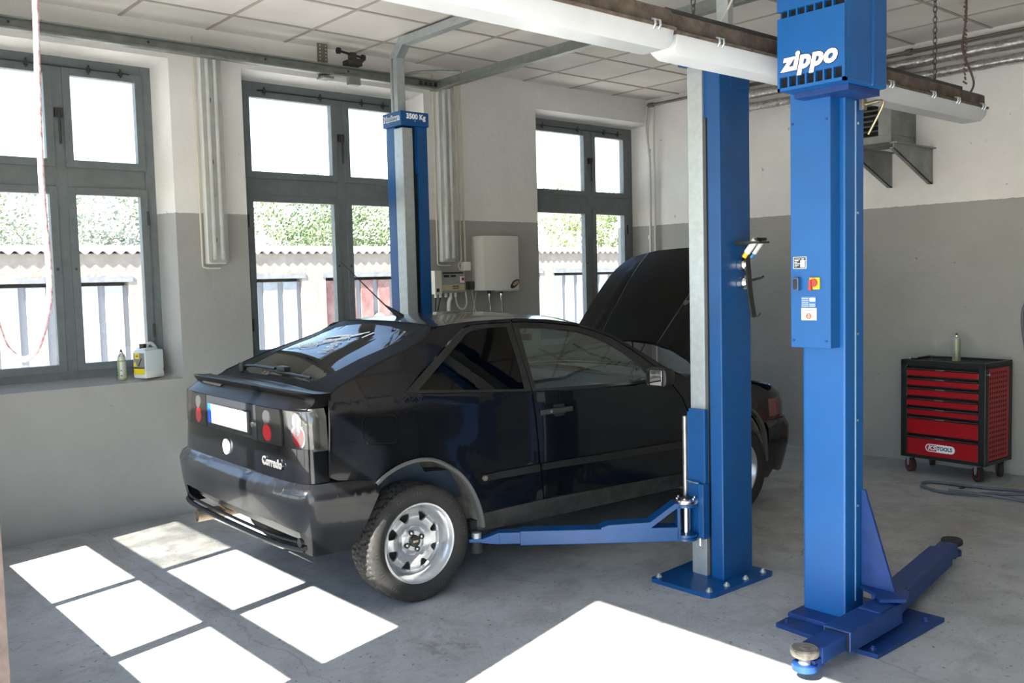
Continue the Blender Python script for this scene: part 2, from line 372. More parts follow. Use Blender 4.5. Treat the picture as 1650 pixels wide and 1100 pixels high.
# ---- windows (wooden casements)
def window(nm, M0, y0, y1, bend):
    w = None
    X0, X1 = -.26, -.20
    b = B()
    def bar(ya, yb, za, zb, x0=X0, x1=X1): box(b, x0, x1, ya, yb, za, zb, .003)
    bar(y0, M0-.75, 1.02, 3.21); bar(M0+.64, y1, 1.02, 3.21); bar(M0+.045, M0+.125, 1.022, 3.208, X0+.002, X1+.004)
    bar(M0-.76, M0+.65, 3.125, 3.21); bar(M0-.76, M0+.65, 2.325, 2.48); bar(M0-.76, M0+.65, 1.02, 1.09)
    w = struct(nm, b, FRAMEP)
    for (a, c, za, zb) in ((M0-.708, M0, 2.52, 3.085), (M0+.17, M0+.60, 2.52, 3.085), (M0-.708, M0, 1.13, 2.285), (M0+.17, M0+.60, 1.13, 2.285)):
        s = B(); m_ = .052; x0, x1 = -.245, -.185
        box(s, x0, x1, a-m_, a, za-m_, zb+m_, .003); box(s, x0, x1, c, c+m_, za-m_, zb+m_, .003)
        box(s, x0, x1, a, c, zb, zb+m_, .003); box(s, x0, x1, a, c, za-m_, za, .003)
        so_ = obj('sash', s, FRAMEP, w)
        obj('pane', box(B(), -.216, -.212, a-.005, c+.005, za-.005, zb+.005), GLASS, so_)
        h = B()
        if zb > 2.6:
            for yy in (a+.12, c-.1): box(h, -.186, -.165, yy-.012, yy+.012, zb+.035, zb+.06); cyl(h, (-.17, yy, zb+.02), (-.17, yy, zb+.08), .006, 8)
        else:
            for zz in (za+.15, zb-.2): cyl(h, (-.182, c+m_-.004 if a > M0 else a-m_+.004, zz), (-.182, c+m_-.004 if a > M0 else a-m_+.004, zz+.1), .008, 8)
            yy = (c+.026) if a < M0 else (a-.026); cyl(h, (-.186, yy, 1.78), (-.183, yy, 1.78), .009, 10)
        each('hinge', h, mat('dark_ironmongery', (.05, .05, .048), .5, .6), so_)
    h = B(); tube(h, [(-.17, M0-.65, 3.135), (-.17, M0+.56, 3.135)], .005, 6)
    box(h, -.2, -.17, M0+.06, M0+.11, 2.80, 2.86); cyl(h, (-.165, M0+.085, 2.62), (-.165, M0+.085, 2.84), .008, 8)
    each('latch', h, MATS['dark_ironmongery'], w)
window('window_1', 1.773, .98, 2.49, 0); window('window_2', 3.942, 3.14, 4.69, 0); window('window_3', 6.885, 6.10, 7.635, 0)

# ================================================================ outdoors
CONC = mat('pale_concrete_yard', (.56, .54, .50), .9, var=.12, vscale=3)
struct('ground_yard', box(B(), -60, 60, -60, .3, -.3, -.06), CONC)
struct('ground_lane', box(B(), -60, -TH, .3, 60, -.4, -.12), CONC)
STUC = mat('rough_stucco', (.22, .195, .17), .95, var=.12, vscale=5, bump=1.0, bscale=14)
GX = -7.0; GZ = 2.13
doors = [(-.4, 1.85, 'w'), (2.18, 4.55, 'w'), (4.92, 7.29, 'g'), (7.72, 10.1, 'r'), (10.3, 12.55, 'w'), (12.93, 15.3, 'w'), (15.7, 18, 'w')]
gr = empty('garage_row', (GX, 5, -.12), 0, 'row of low stucco lock-up garages with corrugated roof seen through the windows', 'garage')
b_ = B(); yy = [-3]+[v for d in doors for v in d[:2]]+[21]
for i in range(0, len(yy), 2): box(b_, -.2, 0, yy[i]-5, yy[i+1]-5, 0, GZ+.12)
for d in doors: box(b_, -.2, 0, d[0]-5, d[1]-5, 1.745+.12, GZ+.12)
box(b_, -2.6, -2.4, -8, 16, 0, GZ+.3)
obj('stucco_wall', b_, STUC, gr)
def corr(y0, y1, x0, x1, z0, z1, per, amp):
    b = B(); n = int((y1-y0)/per*8); R = []
    for i in range(n+1):
        y = y0+(y1-y0)*i/n; dz = amp*cos(2*pi*y/per)
        R.append([b.verts.new((x0, y, z0+dz)), b.verts.new((x1, y, z1+dz)), b.verts.new((x0, y, z0+dz-.012)), b.verts.new((x1, y, z1+dz-.012))])
    for a, c in zip(R, R[1:]):
        b.faces.new((a[0], c[0], c[1], a[1])); b.faces.new((a[2], a[3], c[3], c[2])); b.faces.new((a[0], a[2], c[2], c[0]))
    return b
obj('corrugated_roof', corr(-8, 16, .06, -2.7, GZ+.14, GZ+.34, .159, .026), mat('grey_fibre_cement', (.17, .17, .18), .9, var=.15, vscale=6), gr, smooth=50)
DW = mat('white_door_boards', (.33, .345, .36), .6, var=.08, vscale=8, bump=.3, bscale=20)
DG = mat('grey_white_door_boards', (.21, .235, .26), .6, var=.1, vscale=8, bump=.3, bscale=20)
DR = mat('faded_red_door_boards', (.15, .055, .055), .7, col2=(.21, .14, .13), vscale=5)
DGAP = mat('door_groove', (.17, .18, .20), .8); LINT = mat('bluegrey_lintel', (.15, .16, .18), .8, var=.2)
for y0, y1, k in doors:
    m_ = {'w': DW, 'g': DG, 'r': DR}[k]; b = B()
    box(b, -.10, -.08, y0-5, y1-5, 0, 1.80)
    g = obj('garage_door', b, DGAP, gr)
    n = 7; pw = (y1-y0)/n; b = B()
    for i in range(n): box(b, -.08, -.045, y0-5+pw*i+.02, y0-5+pw*(i+1)-.075, 0, 1.80, .01)
    obj('board', b, m_, g)
    b = B(); box(b, -.09, .015, y0-5-.06, y1-5+.06, 1.86-.01, 1.865+.06); obj('lintel', b, LINT, g)
    if k == 'r':
        b = B(); cyl(b, (-.045, y0-5+1.05, 1.1), (-.04, y0-5+1.05, 1.1), .13, 20); obj('white_patch', b, DW, g)
# trees and bushes behind the garages
def leafmat(nm, a, c): return mat(nm, a, .7, col2=c, vscale=1.2)
LG = leafmat('spring_leaves', (.13, .19, .06), (.30, .36, .16)); LW = leafmat('white_blossom', (.22, .27, .16), (.50, .51, .45)); LD = leafmat('mid_green_leaves', (.10, .16, .06), (.24, .31, .15))
BARK = mat('bark', (.16, .12, .09), .9, var=.3)
def crown(bm, c, r, n, size, seed):
    rnd = random.Random(seed)
    lobes = [(Vector((rnd.uniform(-.6, .6)*r[0], rnd.uniform(-.6, .6)*r[1], rnd.uniform(-.35, .6)*r[2])), rnd.uniform(.35, .6)) for _ in range(9)]
    for i in range(n):
        l, k = lobes[i % 9]; v = Vector((rnd.gauss(0, 1), rnd.gauss(0, 1), rnd.gauss(0, 1))).normalized()*(rnd.uniform(.6, 1)**.5)
        p = Vector(c)+l+Vector((v.x*r[0], v.y*r[1], v.z*r[2]))*k
        s = size*rnd.uniform(.6, 1.4); q = Vector((rnd.gauss(0, 1), rnd.gauss(0, 1), rnd.gauss(0, 1))).normalized(); t = q.orthogonal().normalized()
        u = q.cross(t)
        bm.faces.new([bm.verts.new(p+t*s), bm.verts.new(p+u*s*.6), bm.verts.new(p-t*s), bm.verts.new(p-u*s*.6)])
trees = [(-11.0, 1.3, 2.5, 1.7, LG, 'leafy yellow-green tree behind the garages, leftmost seen through the first window', 'tree'),
 (-11.0, 5.9, 2.5, 1.7, LW, 'white-blossoming tree above the garage roof, seen in the right pane of the first window', 'tree'),
 (-15.0, 11.0, 2.5, 1.5, LW, 'white-blossoming bush beyond the garages at the left edge of the middle window', 'bush'),
 (-11.5, 11.0, 2.7, 1.9, LD, 'green tree behind the garages in the middle of the second window', 'tree'),
 (-15.5, 17.2, 2.3, 1.6, LG, 'low light green bush seen left of the blue lift post', 'bush'),
 (-12.0, 19.5, 2.9, 1.9, LG, 'yellow-green tree above the garage roof in the left pane of the far window', 'tree'),
 (-13.0, 24.6, 2.8, 1.9, LD, 'dense green tree above the garage roof in the far window beside the raised bonnet', 'tree'),
 (-15.5, 3.6, 2.6, 1.5, LD, 'dark green bush between the two trees seen through the first window', 'bush')]
for i, (x, y, z, r, m_, lb, cat) in enumerate(trees):
    e = empty(lb and ('tree' if cat == 'tree' else 'bush'), (x, y, -.12), 0, lb, cat, 'trees and bushes behind the garages')
    b = B(); crown(b, (0, 0, z), (r*.9, r*1.25, r*.75), 11000, .040, i); obj('foliage', b, m_, e)
    b = B(); tube(b, [(0, 0, 0), (.05, .02, z*.5), (0, .05, z)], [.12, .09, .05], 8); obj('trunk', b, BARK, e)
# bare tree in the upper left
e = empty('bare_tree', (-12, -2.6, -.12), 0, 'leafless branching tree against the sky in the upper left pane', 'tree')
b = B(); rnd = random.Random(5)
def branch(p, d, l, r, n):
    q = p+d*l; tube(b, [p, p+d*l*.5+Vector((rnd.gauss(0, .03), rnd.gauss(0, .03), 0)), q], [r, r*.8, r*.6], 5)
    if n:
        for k in range(3 if n > 1 else 4):
            dd = (d+Vector((rnd.gauss(0, .35), rnd.gauss(0, .4), rnd.gauss(.05, .25)))).normalized(); branch(q, dd, l*rnd.uniform(.6, .82), r*.55, n-1)
branch(Vector((0, 0, 0)), Vector((0, .1, 1)), 2.4, .12, 6)
obj('branches', b, BARK, e)
# far slope with houses
b = B(); R = []
for i in range(41):
    y = -10+i*2.5; R.append([b.verts.new((-30, y, -.1)), b.verts.new((-60, y, 3.2+1.2*sin(y*.13)+.7*sin(y*.31)))])
for a, c in zip(R, R[1:]): b.faces.new((a[0], c[0], c[1], a[1]))
struct('hillside', b, mat('hazy_hill_meadow', (.14, .19, .12), .95, col2=(.26, .26, .22), vscale=.25))
hw = mat('pale_house_wall', (.7, .68, .64), .9); hr = mat('red_tile_roof', (.4, .2, .15), .9); ht = mat('turquoise_wall', (.3, .55, .5), .9)
for i, (x, y, zz, s, m_, lb) in enumerate(((-50, 44, 2.6, 2.2, hw, 'small pale house on the far slope, the left one beyond the middle window'), (-46, 50, 2.0, 2.4, ht, 'turquoise low building on the far slope beyond the middle window'), (-52, 56, 2.8, 2.6, hw, 'small pale house on the far slope right of the turquoise building'))):
    e = empty('house', (x, y, zz-1.2), 0, lb, 'house', 'houses on the far slope')
    obj('wall', box(B(), -s*.6, s*.6, -s, s, -1.5, 1.0), m_, e)
    obj('roof', prism(B(), [(-s*.75, .98), (s*.75, .98), (0, 1.7)], XZ, -s*1.05, s*1.05), hr, e)
# ================================================================ lift columns
def plate(pts, z0, z1): return prism(B(), pts, XY, z0, z1)
def rel(o, pts): return [(x-o[0], y-o[1]) for x, y in pts]
# -- far column (behind the car)
O1 = (.69, 4.08)
c1 = empty('lift_column', (*O1, 0), 0, 'dark blue lift column behind the car in front of the window, its cap marked 3500 Kg', 'car lift', 'two-post car lift columns')
def bx(x0, x1, y0, y1, z0, z1, o, bev=.003, bm=None): return box(bm or B(), x0-o[0], x1-o[0], y0-o[1], y1-o[1], z0, z1, bev)
b_ = bx(.58, .69, 3.966, 4.19, .02, 2.8, O1, .006); bx(.69, .80, 4.10, 4.19, .02, 2.8, O1, .006, b_); bx(.68, .70, 3.968, 4.01, 2.45, 2.8, O1, 0, b_); bx(.60, .785, 4.085, 4.11, 2.45, 2.8, O1, 0, b_)
obj('post', b_, BLUE, c1)
obj('belt_slot', bx(.68, .775, 3.985, 4.11, .02, 2.78, O1, 0), INNER, c1)
obj('carriage_guide', bx(.69, .80, 3.964, 4.055, .02, 2.78, O1, .004), GALV, c1)
b_ = bx(.572, .815, 3.945, 4.198, 2.795, 2.90, O1, .004); cp = obj('top_cap', b_, BLUE, c1)
b_ = B(); [cyl(b_, (.801-O1[0]-.0, y-O1[1], 2.755), (.803-O1[0], y-O1[1], 2.755), .005, 8) for y in (3.985, 4.04)]; cyl(b_, (.8155-O1[0], 4.07-O1[1], 2.83), (.817-O1[0], 4.07-O1[1], 2.83), .005, 8); each('screw', b_, STEEL, cp)
OUT = mat('white_outline', (.75, .78, .80), .5)
text('lettering', '3500 Kg', .052, WHITED, cp, (.1255, .0, 2.862), (0, 1, 0), (0, 0, 1), bold=.002)
text('lettering', 'Nussbaum', .052, OUT, cp, (.003, -.1355, 2.852), (1, 0, 0), (0, 0, 1), bold=.006, space=.92)
text('lettering', 'Nussbaum', .052, BLUE, cp, (.003, -.1368, 2.852), (1, 0, 0), (0, 0, 1), bold=-.0005, space=1.0, sx=.97)
obj('foot_plate', bx(.5, .98, 3.75, 4.38, 0, .02, O1), BLUE, c1)
obj('carriage', bx(.80, .90, 3.95, 4.2, .22, .92, O1), BLUE, c1)
# -- near column with arms
O2 = (3.56, 4.08)
c2 = empty('lift_column', (*O2, 0), 0, 'dark blue lift column standing in front of the car, silver guide rail on its left side', 'car lift', 'two-post car lift columns')
b_ = bx(3.572, 3.654, 3.954, 4.214, .02, 2.82, O2, .008); bx(3.48, 3.575, 4.11, 4.214, .02, 2.82, O2, .004, b_); bx(3.54, 3.575, 3.97, 4.0, 2.45, 2.82, O2, 0, b_)
obj('post', b_, BLUE, c2)
obj('belt_slot', bx(3.50, 3.575, 3.985, 4.115, .02, 2.8, O2, 0), INNER, c2)
obj('carriage_guide', bx(3.446, 3.542, 3.956, 4.06, .02, 2.8, O2, .003), GALV, c2)
b_ = bx(3.43, 3.687, 3.90, 3.978, 2.72, 2.902, O2, .004); cp = obj('top_cap', b_, BLUE, c2)
bx(3.45, 3.657, 4.05, 4.214, 2.6, 2.875, O2, .004); obj('rear_cap', bx(3.45, 3.657, 4.05, 4.214, 2.6, 2.875, O2, .004), BLUE, c2)
text('lettering', 'Nussbaum', .056, OUT, cp, (3.575-O2[0], 3.8985-O2[1], 2.862), (1, 0, 0), (0, 0, 1), bold=.006, space=.92)
text('lettering', 'Nussbaum', .056, BLUE, cp, (3.575-O2[0], 3.897-O2[1], 2.862), (1, 0, 0), (0, 0, 1), bold=-.0005, space=1.0, sx=.97)
pl = [(3.345, 3.735), (3.355, 3.722), (3.70, 3.722), (3.733, 3.73), (3.742, 3.76), (3.752, 4.24), (3.74, 4.27), (3.32, 4.27), (3.31, 4.2)]
bpl = obj('foot_plate', prism(B(), rel(O2, pl), XY, 0, .022), BLUE, c2)
b_ = B()
for x, y in ((3.37, 3.765), (3.70, 3.765), (3.71, 3.90), (3.715, 4.06), (3.715, 4.22)): bolt(b_, x-O2[0], y-O2[1], .022, .011, .016)
each('anchor_bolt', b_, GALV, bpl)
b_ = bx(3.455, 3.56, 3.925, 3.955, .235, .925, O2, .004); bx(3.435, 3.456, 3.935, 4.2, .26, .905, O2, .003, b_); bx(3.53, 3.566, 3.90, 3.955, .235, .53, O2, .004, b_)
car_ = obj('carriage', b_, BLUE, c2)
b_ = B(); cyl(b_, (3.455-O2[0], 3.905-O2[1], .535), (3.535-O2[0], 3.905-O2[1], .53), .006, 8); cyl(b_, (3.545-O2[0], 3.90-O2[1], .2), (3.545-O2[0], 3.90-O2[1], .24), .006, 8); each('release_pin', b_, STEEL, car_)
obj('lock_rod', cyl(B(), (3.425-O2[0], 3.93-O2[1], .33), (3.425-O2[0], 3.93-O2[1], .88), .014, 12), DSTEEL, c2, smooth=40)
def pivot(px, py, par, zlo=.235, zhi=.45):
    b = B(); 
    for z in (zlo, zlo+.018, zhi-.035, ): cyl(b, (px, py, z-.007), (px, py, z+.007), .062, 24)
    return b
def arm(P0, P1, par, nm='lift_arm', near=True):
    px, py = P0[0]-O2[0], P0[1]-O2[1]; d = Vector((P1[0]-P0[0], P1[1]-P0[1], 0)); L = d.length; d.normalize(); s = Vector((-d.y, d.x, 0))
    mt = basis((px, py, 0), d, s, (0, 0, 1)); b = B()
    box(b, .045, .80*L*1.0-.0, -.05, .05, .228, .305, .004)
    # goose neck plate from the pivot head down to the beam
    for y0, y1 in ((-.05, .05),):
        prism(b, [(-.0, .43), (.07, .43), (.20, .335), (.42, .325), (.46, .312), (.46, .302), (.20, .302), (.06, .405), (0, .405)], lambda u, v, dd: (u, dd, v), y0, y1)
    box(b, .04, .055, -.05, .05, .24, .42); box(b, -.02, .06, -.05, .05, .228, .25, .003); 
    b.transform(mt); a = obj(nm, b, BLUE, par, label='blue telescopic arm reaching under the sill of the car' if near else None)
    b = B(); box(b, .75*L, .90*L, -.038, .038, .235, .296, .003)
    prism(b, [(.90*L, .296), (.985*L, .262), (.985*L, .244), (.90*L, .235)], lambda u, v, dd: (u, dd, v), -.036, .036); box(b, .93*L, L+.05, -.03, .03, .244, .263, .003)
    b.transform(mt); obj('inner_arm', b, BLUE, a)
    b = B(); e = Vector((px, py, 0))+d*(L+.01); cyl(b, (e.x, e.y, .26), (e.x, e.y, .292), .026, 16); obj('lifting_pad', b, GALV, a, smooth=40)
    b = B(); cyl(b, (e.x, e.y, .185), (e.x, e.y, .245), .034, 16, r1=.03); obj('pad_spindle', b, BLACKR, a, smooth=40)
    b = pivot(px, py, a); obj('pivot_disc', b, BLUE, a, smooth=40)
    b = B(); cyl(b, (px, py, .245), (px, py, .44), .023, 20); obj('pivot_pin', b, STEEL, a, smooth=40)
    b = B(); lathe(b, [(.066, .425), (.068, .43), (.068, .445), (.055, .45), (.03, .45)], Matrix.Translation((px, py, 0)), 28)
    for k in range(6): cyl(b, (px+.05*cos(k*pi/3), py+.05*sin(k*pi/3), .45), (px+.05*cos(k*pi/3), py+.05*sin(k*pi/3), .456), .006, 8)
    obj('toothed_ring', b, STEEL, a, smooth=40)
    b = B(); cyl(b, (px, py, .45), (px, py, .455), .032, 16); obj('ring_cap', b, BLACKM, a)
    return a
arm((3.47, 3.875), (2.745, 3.03), c2); arm((3.40, 4.25), (2.74, 4.85), c2, near=False)
# -- magnetic tool holder on the near column
th = empty('tool_holder', (3.656, 4.12, 1.6), 0, 'black magnetic bracket with hooks clinging to the near dark blue column', 'tool holder')
b_ = B(); prism(b_, [(.035, .13), (.045, .13), (.062, -.05), (.068, -.10), (.085, -.19), (.075, -.195), (.058, -.10), (.052, -.05)], XZ, -.018, .018)
prism(b_, [(.035, .13), (.045, .12), (.10, .19), (.13, .21), (.125, .22), (.09, .20)], XZ, -.035, .05); prism(b_, [(.0, .205), (.15, .20), (.15, .19), (.0, .185)], XZ, -.05, .04)
obj('bracket', b_, BLACKM, th)
for z in (.085, -.01):
    b_ = B(); cyl(b_, (.0, 0, z), (.028, 0, z), .036, 24); cyl(b_, (.028, 0, z), (.045, 0, z), .028, 24, r1=.02); obj('magnet', b_, STEEL, th, smooth=40)
b_ = B(); tube(b_, smoothpts([(.06, -.01, .0), (.10, -.03, .005), (.14, -.035, .012)], 5), .006, 8); tube(b_, smoothpts([(.06, .01, .0), (.10, .03, .01), (.12, .03, .02)], 5), .006, 8); tube(b_, smoothpts([(.08, 0, -.19), (.10, .01, -.185), (.115, .01, -.17)], 5), .004, 6)
each('hook', b_, BLACKM, th, smooth=50)
for y, c_ in ((-.028, YELLOW), (.03, mat('blue_band', (.05, .25, .6), .5))):
    t_ = empty('spray_nozzle', (3.656+.06, 4.12+y, 1.745), 0, 'white tube with %s collar held at the top of the black bracket' % ('yellow' if y < 0 else 'blue'), 'tube')
    b_ = B(); cyl(b_, (.0, 0, .0), (.055, 0, .065), .017, 14); obj('sleeve', b_, WHITEP, t_, smooth=40)
    b_ = B(); cyl(b_, (-.018, 0, -.022), (.0, 0, .0), .013, 14); obj('collar', b_, c_, t_, smooth=40)
    b_ = B(); cyl(b_, (.0545, 0, .0643), (.056, 0, .066), .011, 14); obj('mouth', b_, BLACKM, t_, smooth=40)
# -- overhead cable duct joining the two columns
dt = empty('cable_duct', (.6, 4.07, 2.9), 0, 'galvanised cable duct rising from the far blue column and crossing under the ceiling', 'cable duct')
def D(x, z): return (x-.6, z-2.9)
b_ = B(); prism(b_, [D(.56, 2.9), D(.65, 2.9), D(.65, 3.325), D(.56, 3.345)], XZ, -.035, .035); prism(b_, [D(.56, 3.345), D(.65, 3.325), D(.735, 3.405), D(.69, 3.465)], XZ, -.035, .035)
prism(b_, [D(.69, 3.465), D(.735, 3.405), D(3.59, 3.405), D(3.665, 3.465)], XZ, -.035, .035); prism(b_, [D(3.595, 2.875), D(3.665, 2.875), D(3.665, 3.465), D(3.595, 3.405)], XZ, -.055, -.01)
obj('channel', b_, GALV, dt)
b_ = B(); prism(b_, [D(.585, 2.9), D(.60, 2.9), D(.60, 3.33), D(.585, 3.33)], XZ, -.038, -.034); obj('cover_seam', b_, DSTEEL, dt)
b_ = B(); tube(b_, smoothpts([(3.04, -.06, .52), (3.12, -.06, .3), (3.10, -.05, .15), (3.02, -.05, .03), (2.96, -.04, -.04)], 6), .006, 8); obj('white_cable', b_, CREAM, dt, smooth=50)

# ================================================================ bright blue column in front
O3 = (4.29, 3.94)
c3 = empty('lift_column', (*O3, 0), 0, 'bright blue lift column in the right foreground with big white lettering on its motor housing', 'car lift', 'two-post car lift columns')
del c3['group']
b_ = bx(4.18, 4.396, 3.862, 3.95, .02, 2.44, O3, .010); bx(4.20, 4.392, 3.95, 4.03, .02, 2.44, O3, .003, b_); obj('post', b_, ZBLUE, c3)
obj('light_seam', bx(4.3925, 4.3965, 3.951, 3.957, .1, 2.4, O3, 0), mat('pale_seam', (.25, .45, .7), .4), c3)
b_ = B(); [cyl(b_, (4.398-O3[0], 3.965-O3[1], z), (4.402-O3[0], 3.965-O3[1], z), .007, 8) for z in (.55, .95, 1.35, 1.9, 2.3)]; each('screw', b_, STEEL, c3)
cv = obj('control_cover', bx(4.170, 4.370, 3.780, 3.862, 1.292, 2.45, O3, .003), ZBLUE, c3)
b_ = B()
for x, z in ((4.185, 1.325), (4.35, 1.325), (4.183, 2.31), (4.353, 2.31)): cyl(b_, (x-O3[0], 3.777-O3[1], z), (x-O3[0], 3.781-O3[1], z), .006, 10)
each('screw', b_, mat('dark_blue_screw', (.01, .03, .15), .5), cv)
fy = 3.779-O3[1]
def FZ(z): return z
# rating plate
rp = obj('rating_plate', box(B(), 4.188-O3[0], 4.250-O3[0], fy-.002, fy, 1.655, 1.705), mat('plate_black', (.02, .02, .025), .4), cv)
b_ = B()
for i in range(6): box(b_, 4.193-O3[0], 4.205-O3[0]+.008*(i % 3), fy-.003, fy-.0015, 1.661+.007*i, 1.6635+.007*i)
for i in range(5): box(b_, 4.222-O3[0], 4.245-O3[0], fy-.003, fy-.0015, 1.659+.0065*i, 1.6645+.0065*i)
box(b_, 4.228-O3[0], 4.240-O3[0], fy-.003, fy-.0015, 1.694, 1.699)
for a in ((4.186, 4.188, 1.653, 1.707), (4.25, 4.252, 1.653, 1.707), (4.186, 4.252, 1.653, 1.655), (4.186, 4.252, 1.705, 1.707)): box(b_, a[0]-O3[0], a[1]-O3[0], fy-.003, fy, a[2], a[3])
obj('print', b_, WHITED, rp)
# switches
b_ = B(); box(b_, 4.192-O3[0], 4.222-O3[0], fy-.022, fy, 1.553, 1.615, .006); sw = obj('push_button_box', b_, mat('grey_blue_switch', (.05, .09, .18), .4), cv)
obj('button', box(B(), 4.198-O3[0], 4.216-O3[0], fy-.027, fy-.02, 1.560, 1.605, .003), BLACKM, sw)
b_ = B(); box(b_, 4.272-O3[0], 4.322-O3[0], fy-.012, fy, 1.558, 1.612, .003); ms = obj('main_switch', b_, YELLOW, cv)
b_ = B(); cyl(b_, (4.296-O3[0], fy-.022, 1.588), (4.296-O3[0], fy-.01, 1.588), .018, 20); box(b_, 4.277-O3[0], 4.290-O3[0], fy-.030, fy-.01, 1.553, 1.600, .003)
obj('rotary_knob', b_, mat('dull_red_plastic', (.38, .05, .04), .5), ms)
# stickers
st = obj('sticker', box(B(), 4.225-O3[0], 4.300-O3[0], fy-.0015, fy, 1.477, 1.527), mat('pale_blue_sticker', (.04, .14, .38), .5), cv)
b_ = B()
for i in range(5): box(b_, 4.228-O3[0], 4.262-O3[0], fy-.0025, fy-.001, 1.481+.009*i, 1.4835+.009*i)
box(b_, 4.268-O3[0], 4.296-O3[0], fy-.0025, fy-.001, 1.503, 1.520); [box(b_, 4.266-O3[0], 4.296-O3[0], fy-.0025, fy-.001, z, z+.003) for z in (1.481, 1.489)]
obj('print', b_, mat('sticker_print', (.6, .68, .75), .5), st)
st = obj('sticker', box(B(), 4.225-O3[0], 4.302-O3[0], fy-.0015, fy, 1.418, 1.474, .0005), WHITED, cv)
b_ = B(); lathe(b_, [(.0075, 0), (.0135, 0), (.0135, .001), (.0075, .001)], basis((4.263-O3[0], fy-.0015, 1.437), (1, 0, 0), (0, 0, 1), (0, -1, 0)), 24, cap=False); box(b_, 4.255-O3[0], 4.271-O3[0], fy-.0025, fy-.001, 1.435, 1.440)
obj('brown_seal', b_, mat('brown_ring', (.35, .1, .04), .5), st); 
b_ = B(); cyl(b_, (4.263-O3[0], fy-.0025, 1.457), (4.263-O3[0], fy-.001, 1.457), .0025, 10); box(b_, 4.238-O3[0], 4.290-O3[0], fy-.0022, fy-.001, 1.463, 1.4655); obj('print', b_, mat('sticker_blue_print', (.1, .15, .4), .5), st)
# motor housing
HX0, HX1, HY0, HY1, HZ = 4.205, 4.525, 3.625, 3.985, 2.432
hb = B(); bx(HX0, HX1, HY0+.02, HY1-.13, HZ, 2.98, O3, .012, hb); bx(HX0, HX1+.002, HY1-.125, HY1, HZ, 2.98, O3, .012, hb)
hs = obj('motor_housing', hb, ZBLUE2 if 0 else ZBLUE, c3)
b_ = B(); X0, X1 = HX0-O3[0], HX1-O3[0]; Yf = HY0-O3[1]
def frbox(x0, x1, z0, z1, bev=.0): box(b_, x0, x1, Yf, Yf+.022, z0, z1, bev)
frbox(X0, X1, HZ+.060, 2.745); frbox(X0, X0+.012, HZ, HZ+.06); frbox(X1-.012, X1, HZ, HZ+.06); frbox(X0, X1, HZ, HZ+.014); frbox(X0, X1, 2.775, 2.98)
for i in range(1, 7): x = X0+.012+(X1-X0-.024)*i/7; frbox(x-.004, x+.004, HZ+.014, HZ+.06); frbox(x-.004, x+.004, 2.745, 2.775)
fg = obj('front_grille', b_, ZBLUE, hs)
obj('vent_opening', box(B(), X0+.012, X1-.012, Yf+.019, Yf+.025, HZ+.01, 2.96), INNER, hs)
b_ = B(); bx(4.24, 4.50, 3.70, 3.97, 2.405, 2.433, O3, .002, b_); obj('housing_base', b_, ZBLUE2, hs)
for nm_, m_, of, dy in (('lettering_rim', mat('dark_lettering_rim', (.02, .04, .12), .5), .0085, -.0012), ('lettering', mat('ivory_lettering', (.85, .83, .76), .5), .005, -.003)):
    text(nm_, 'zippo', .108, m_, fg, (X0+.155, Yf+dy, 2.550), (1, 0, 0), (0, 0, 1), shear=.22, bold=of, sx=1.04, space=1.05)
b_ = B(); tube(b_, [(4.40-O3[0], 4.0-O3[1], 2.385), (4.475-O3[0], 4.0-O3[1], 2.39)], .009, 8); tube(b_, smoothpts([(4.46-O3[0], 4.0-O3[1], 2.39), (4.497-O3[0], 4.0-O3[1], 2.388), (4.495-O3[0], 4.0-O3[1], 2.36), (4.43-O3[0], 4.0-O3[1], 2.25)], 5), .006, 8)
obj('bent_handle', b_, mat('brass_rod', (.45, .38, .22), .35, .9), c3, smooth=50)
b_ = B(); box(b_, 4.397-O3[0], 4.42-O3[0], 3.975-O3[1], 4.01-O3[1], 2.36, 2.41, .003); obj('fitting', b_, DSTEEL, c3)
# foot
fp = obj('foot_plate', prism(B(), rel(O3, [(4.172, 3.64), (4.40, 3.62), (4.672, 3.63), (4.68, 4.24), (4.17, 4.24)]), XY, 0, .02), ZBLUE2, c3)
b_ = B()
for x, y in ((4.20, 3.685), (4.63, 3.67), (4.64, 4.14), (4.20, 3.765)): bolt(b_, x-O3[0], y-O3[1], .02, .010, .014)
each('anchor_bolt', b_, ZBLUE2, fp)
obj('weld_plate', bx(4.165, 4.42, 3.75, 4.05, .02, .04, O3, .003), ZBLUE2, c3)
b_ = B(); prism(b_, [(4.40-O3[0], .20), (4.40-O3[0], .62), (4.415-O3[0], .62), (4.56-O3[0], .17), (4.56-O3[0], .15), (4.40-O3[0], .15)], XZ, 4.0-O3[1], 4.015-O3[1]); obj('gusset', b_, ZBLUE2, c3)
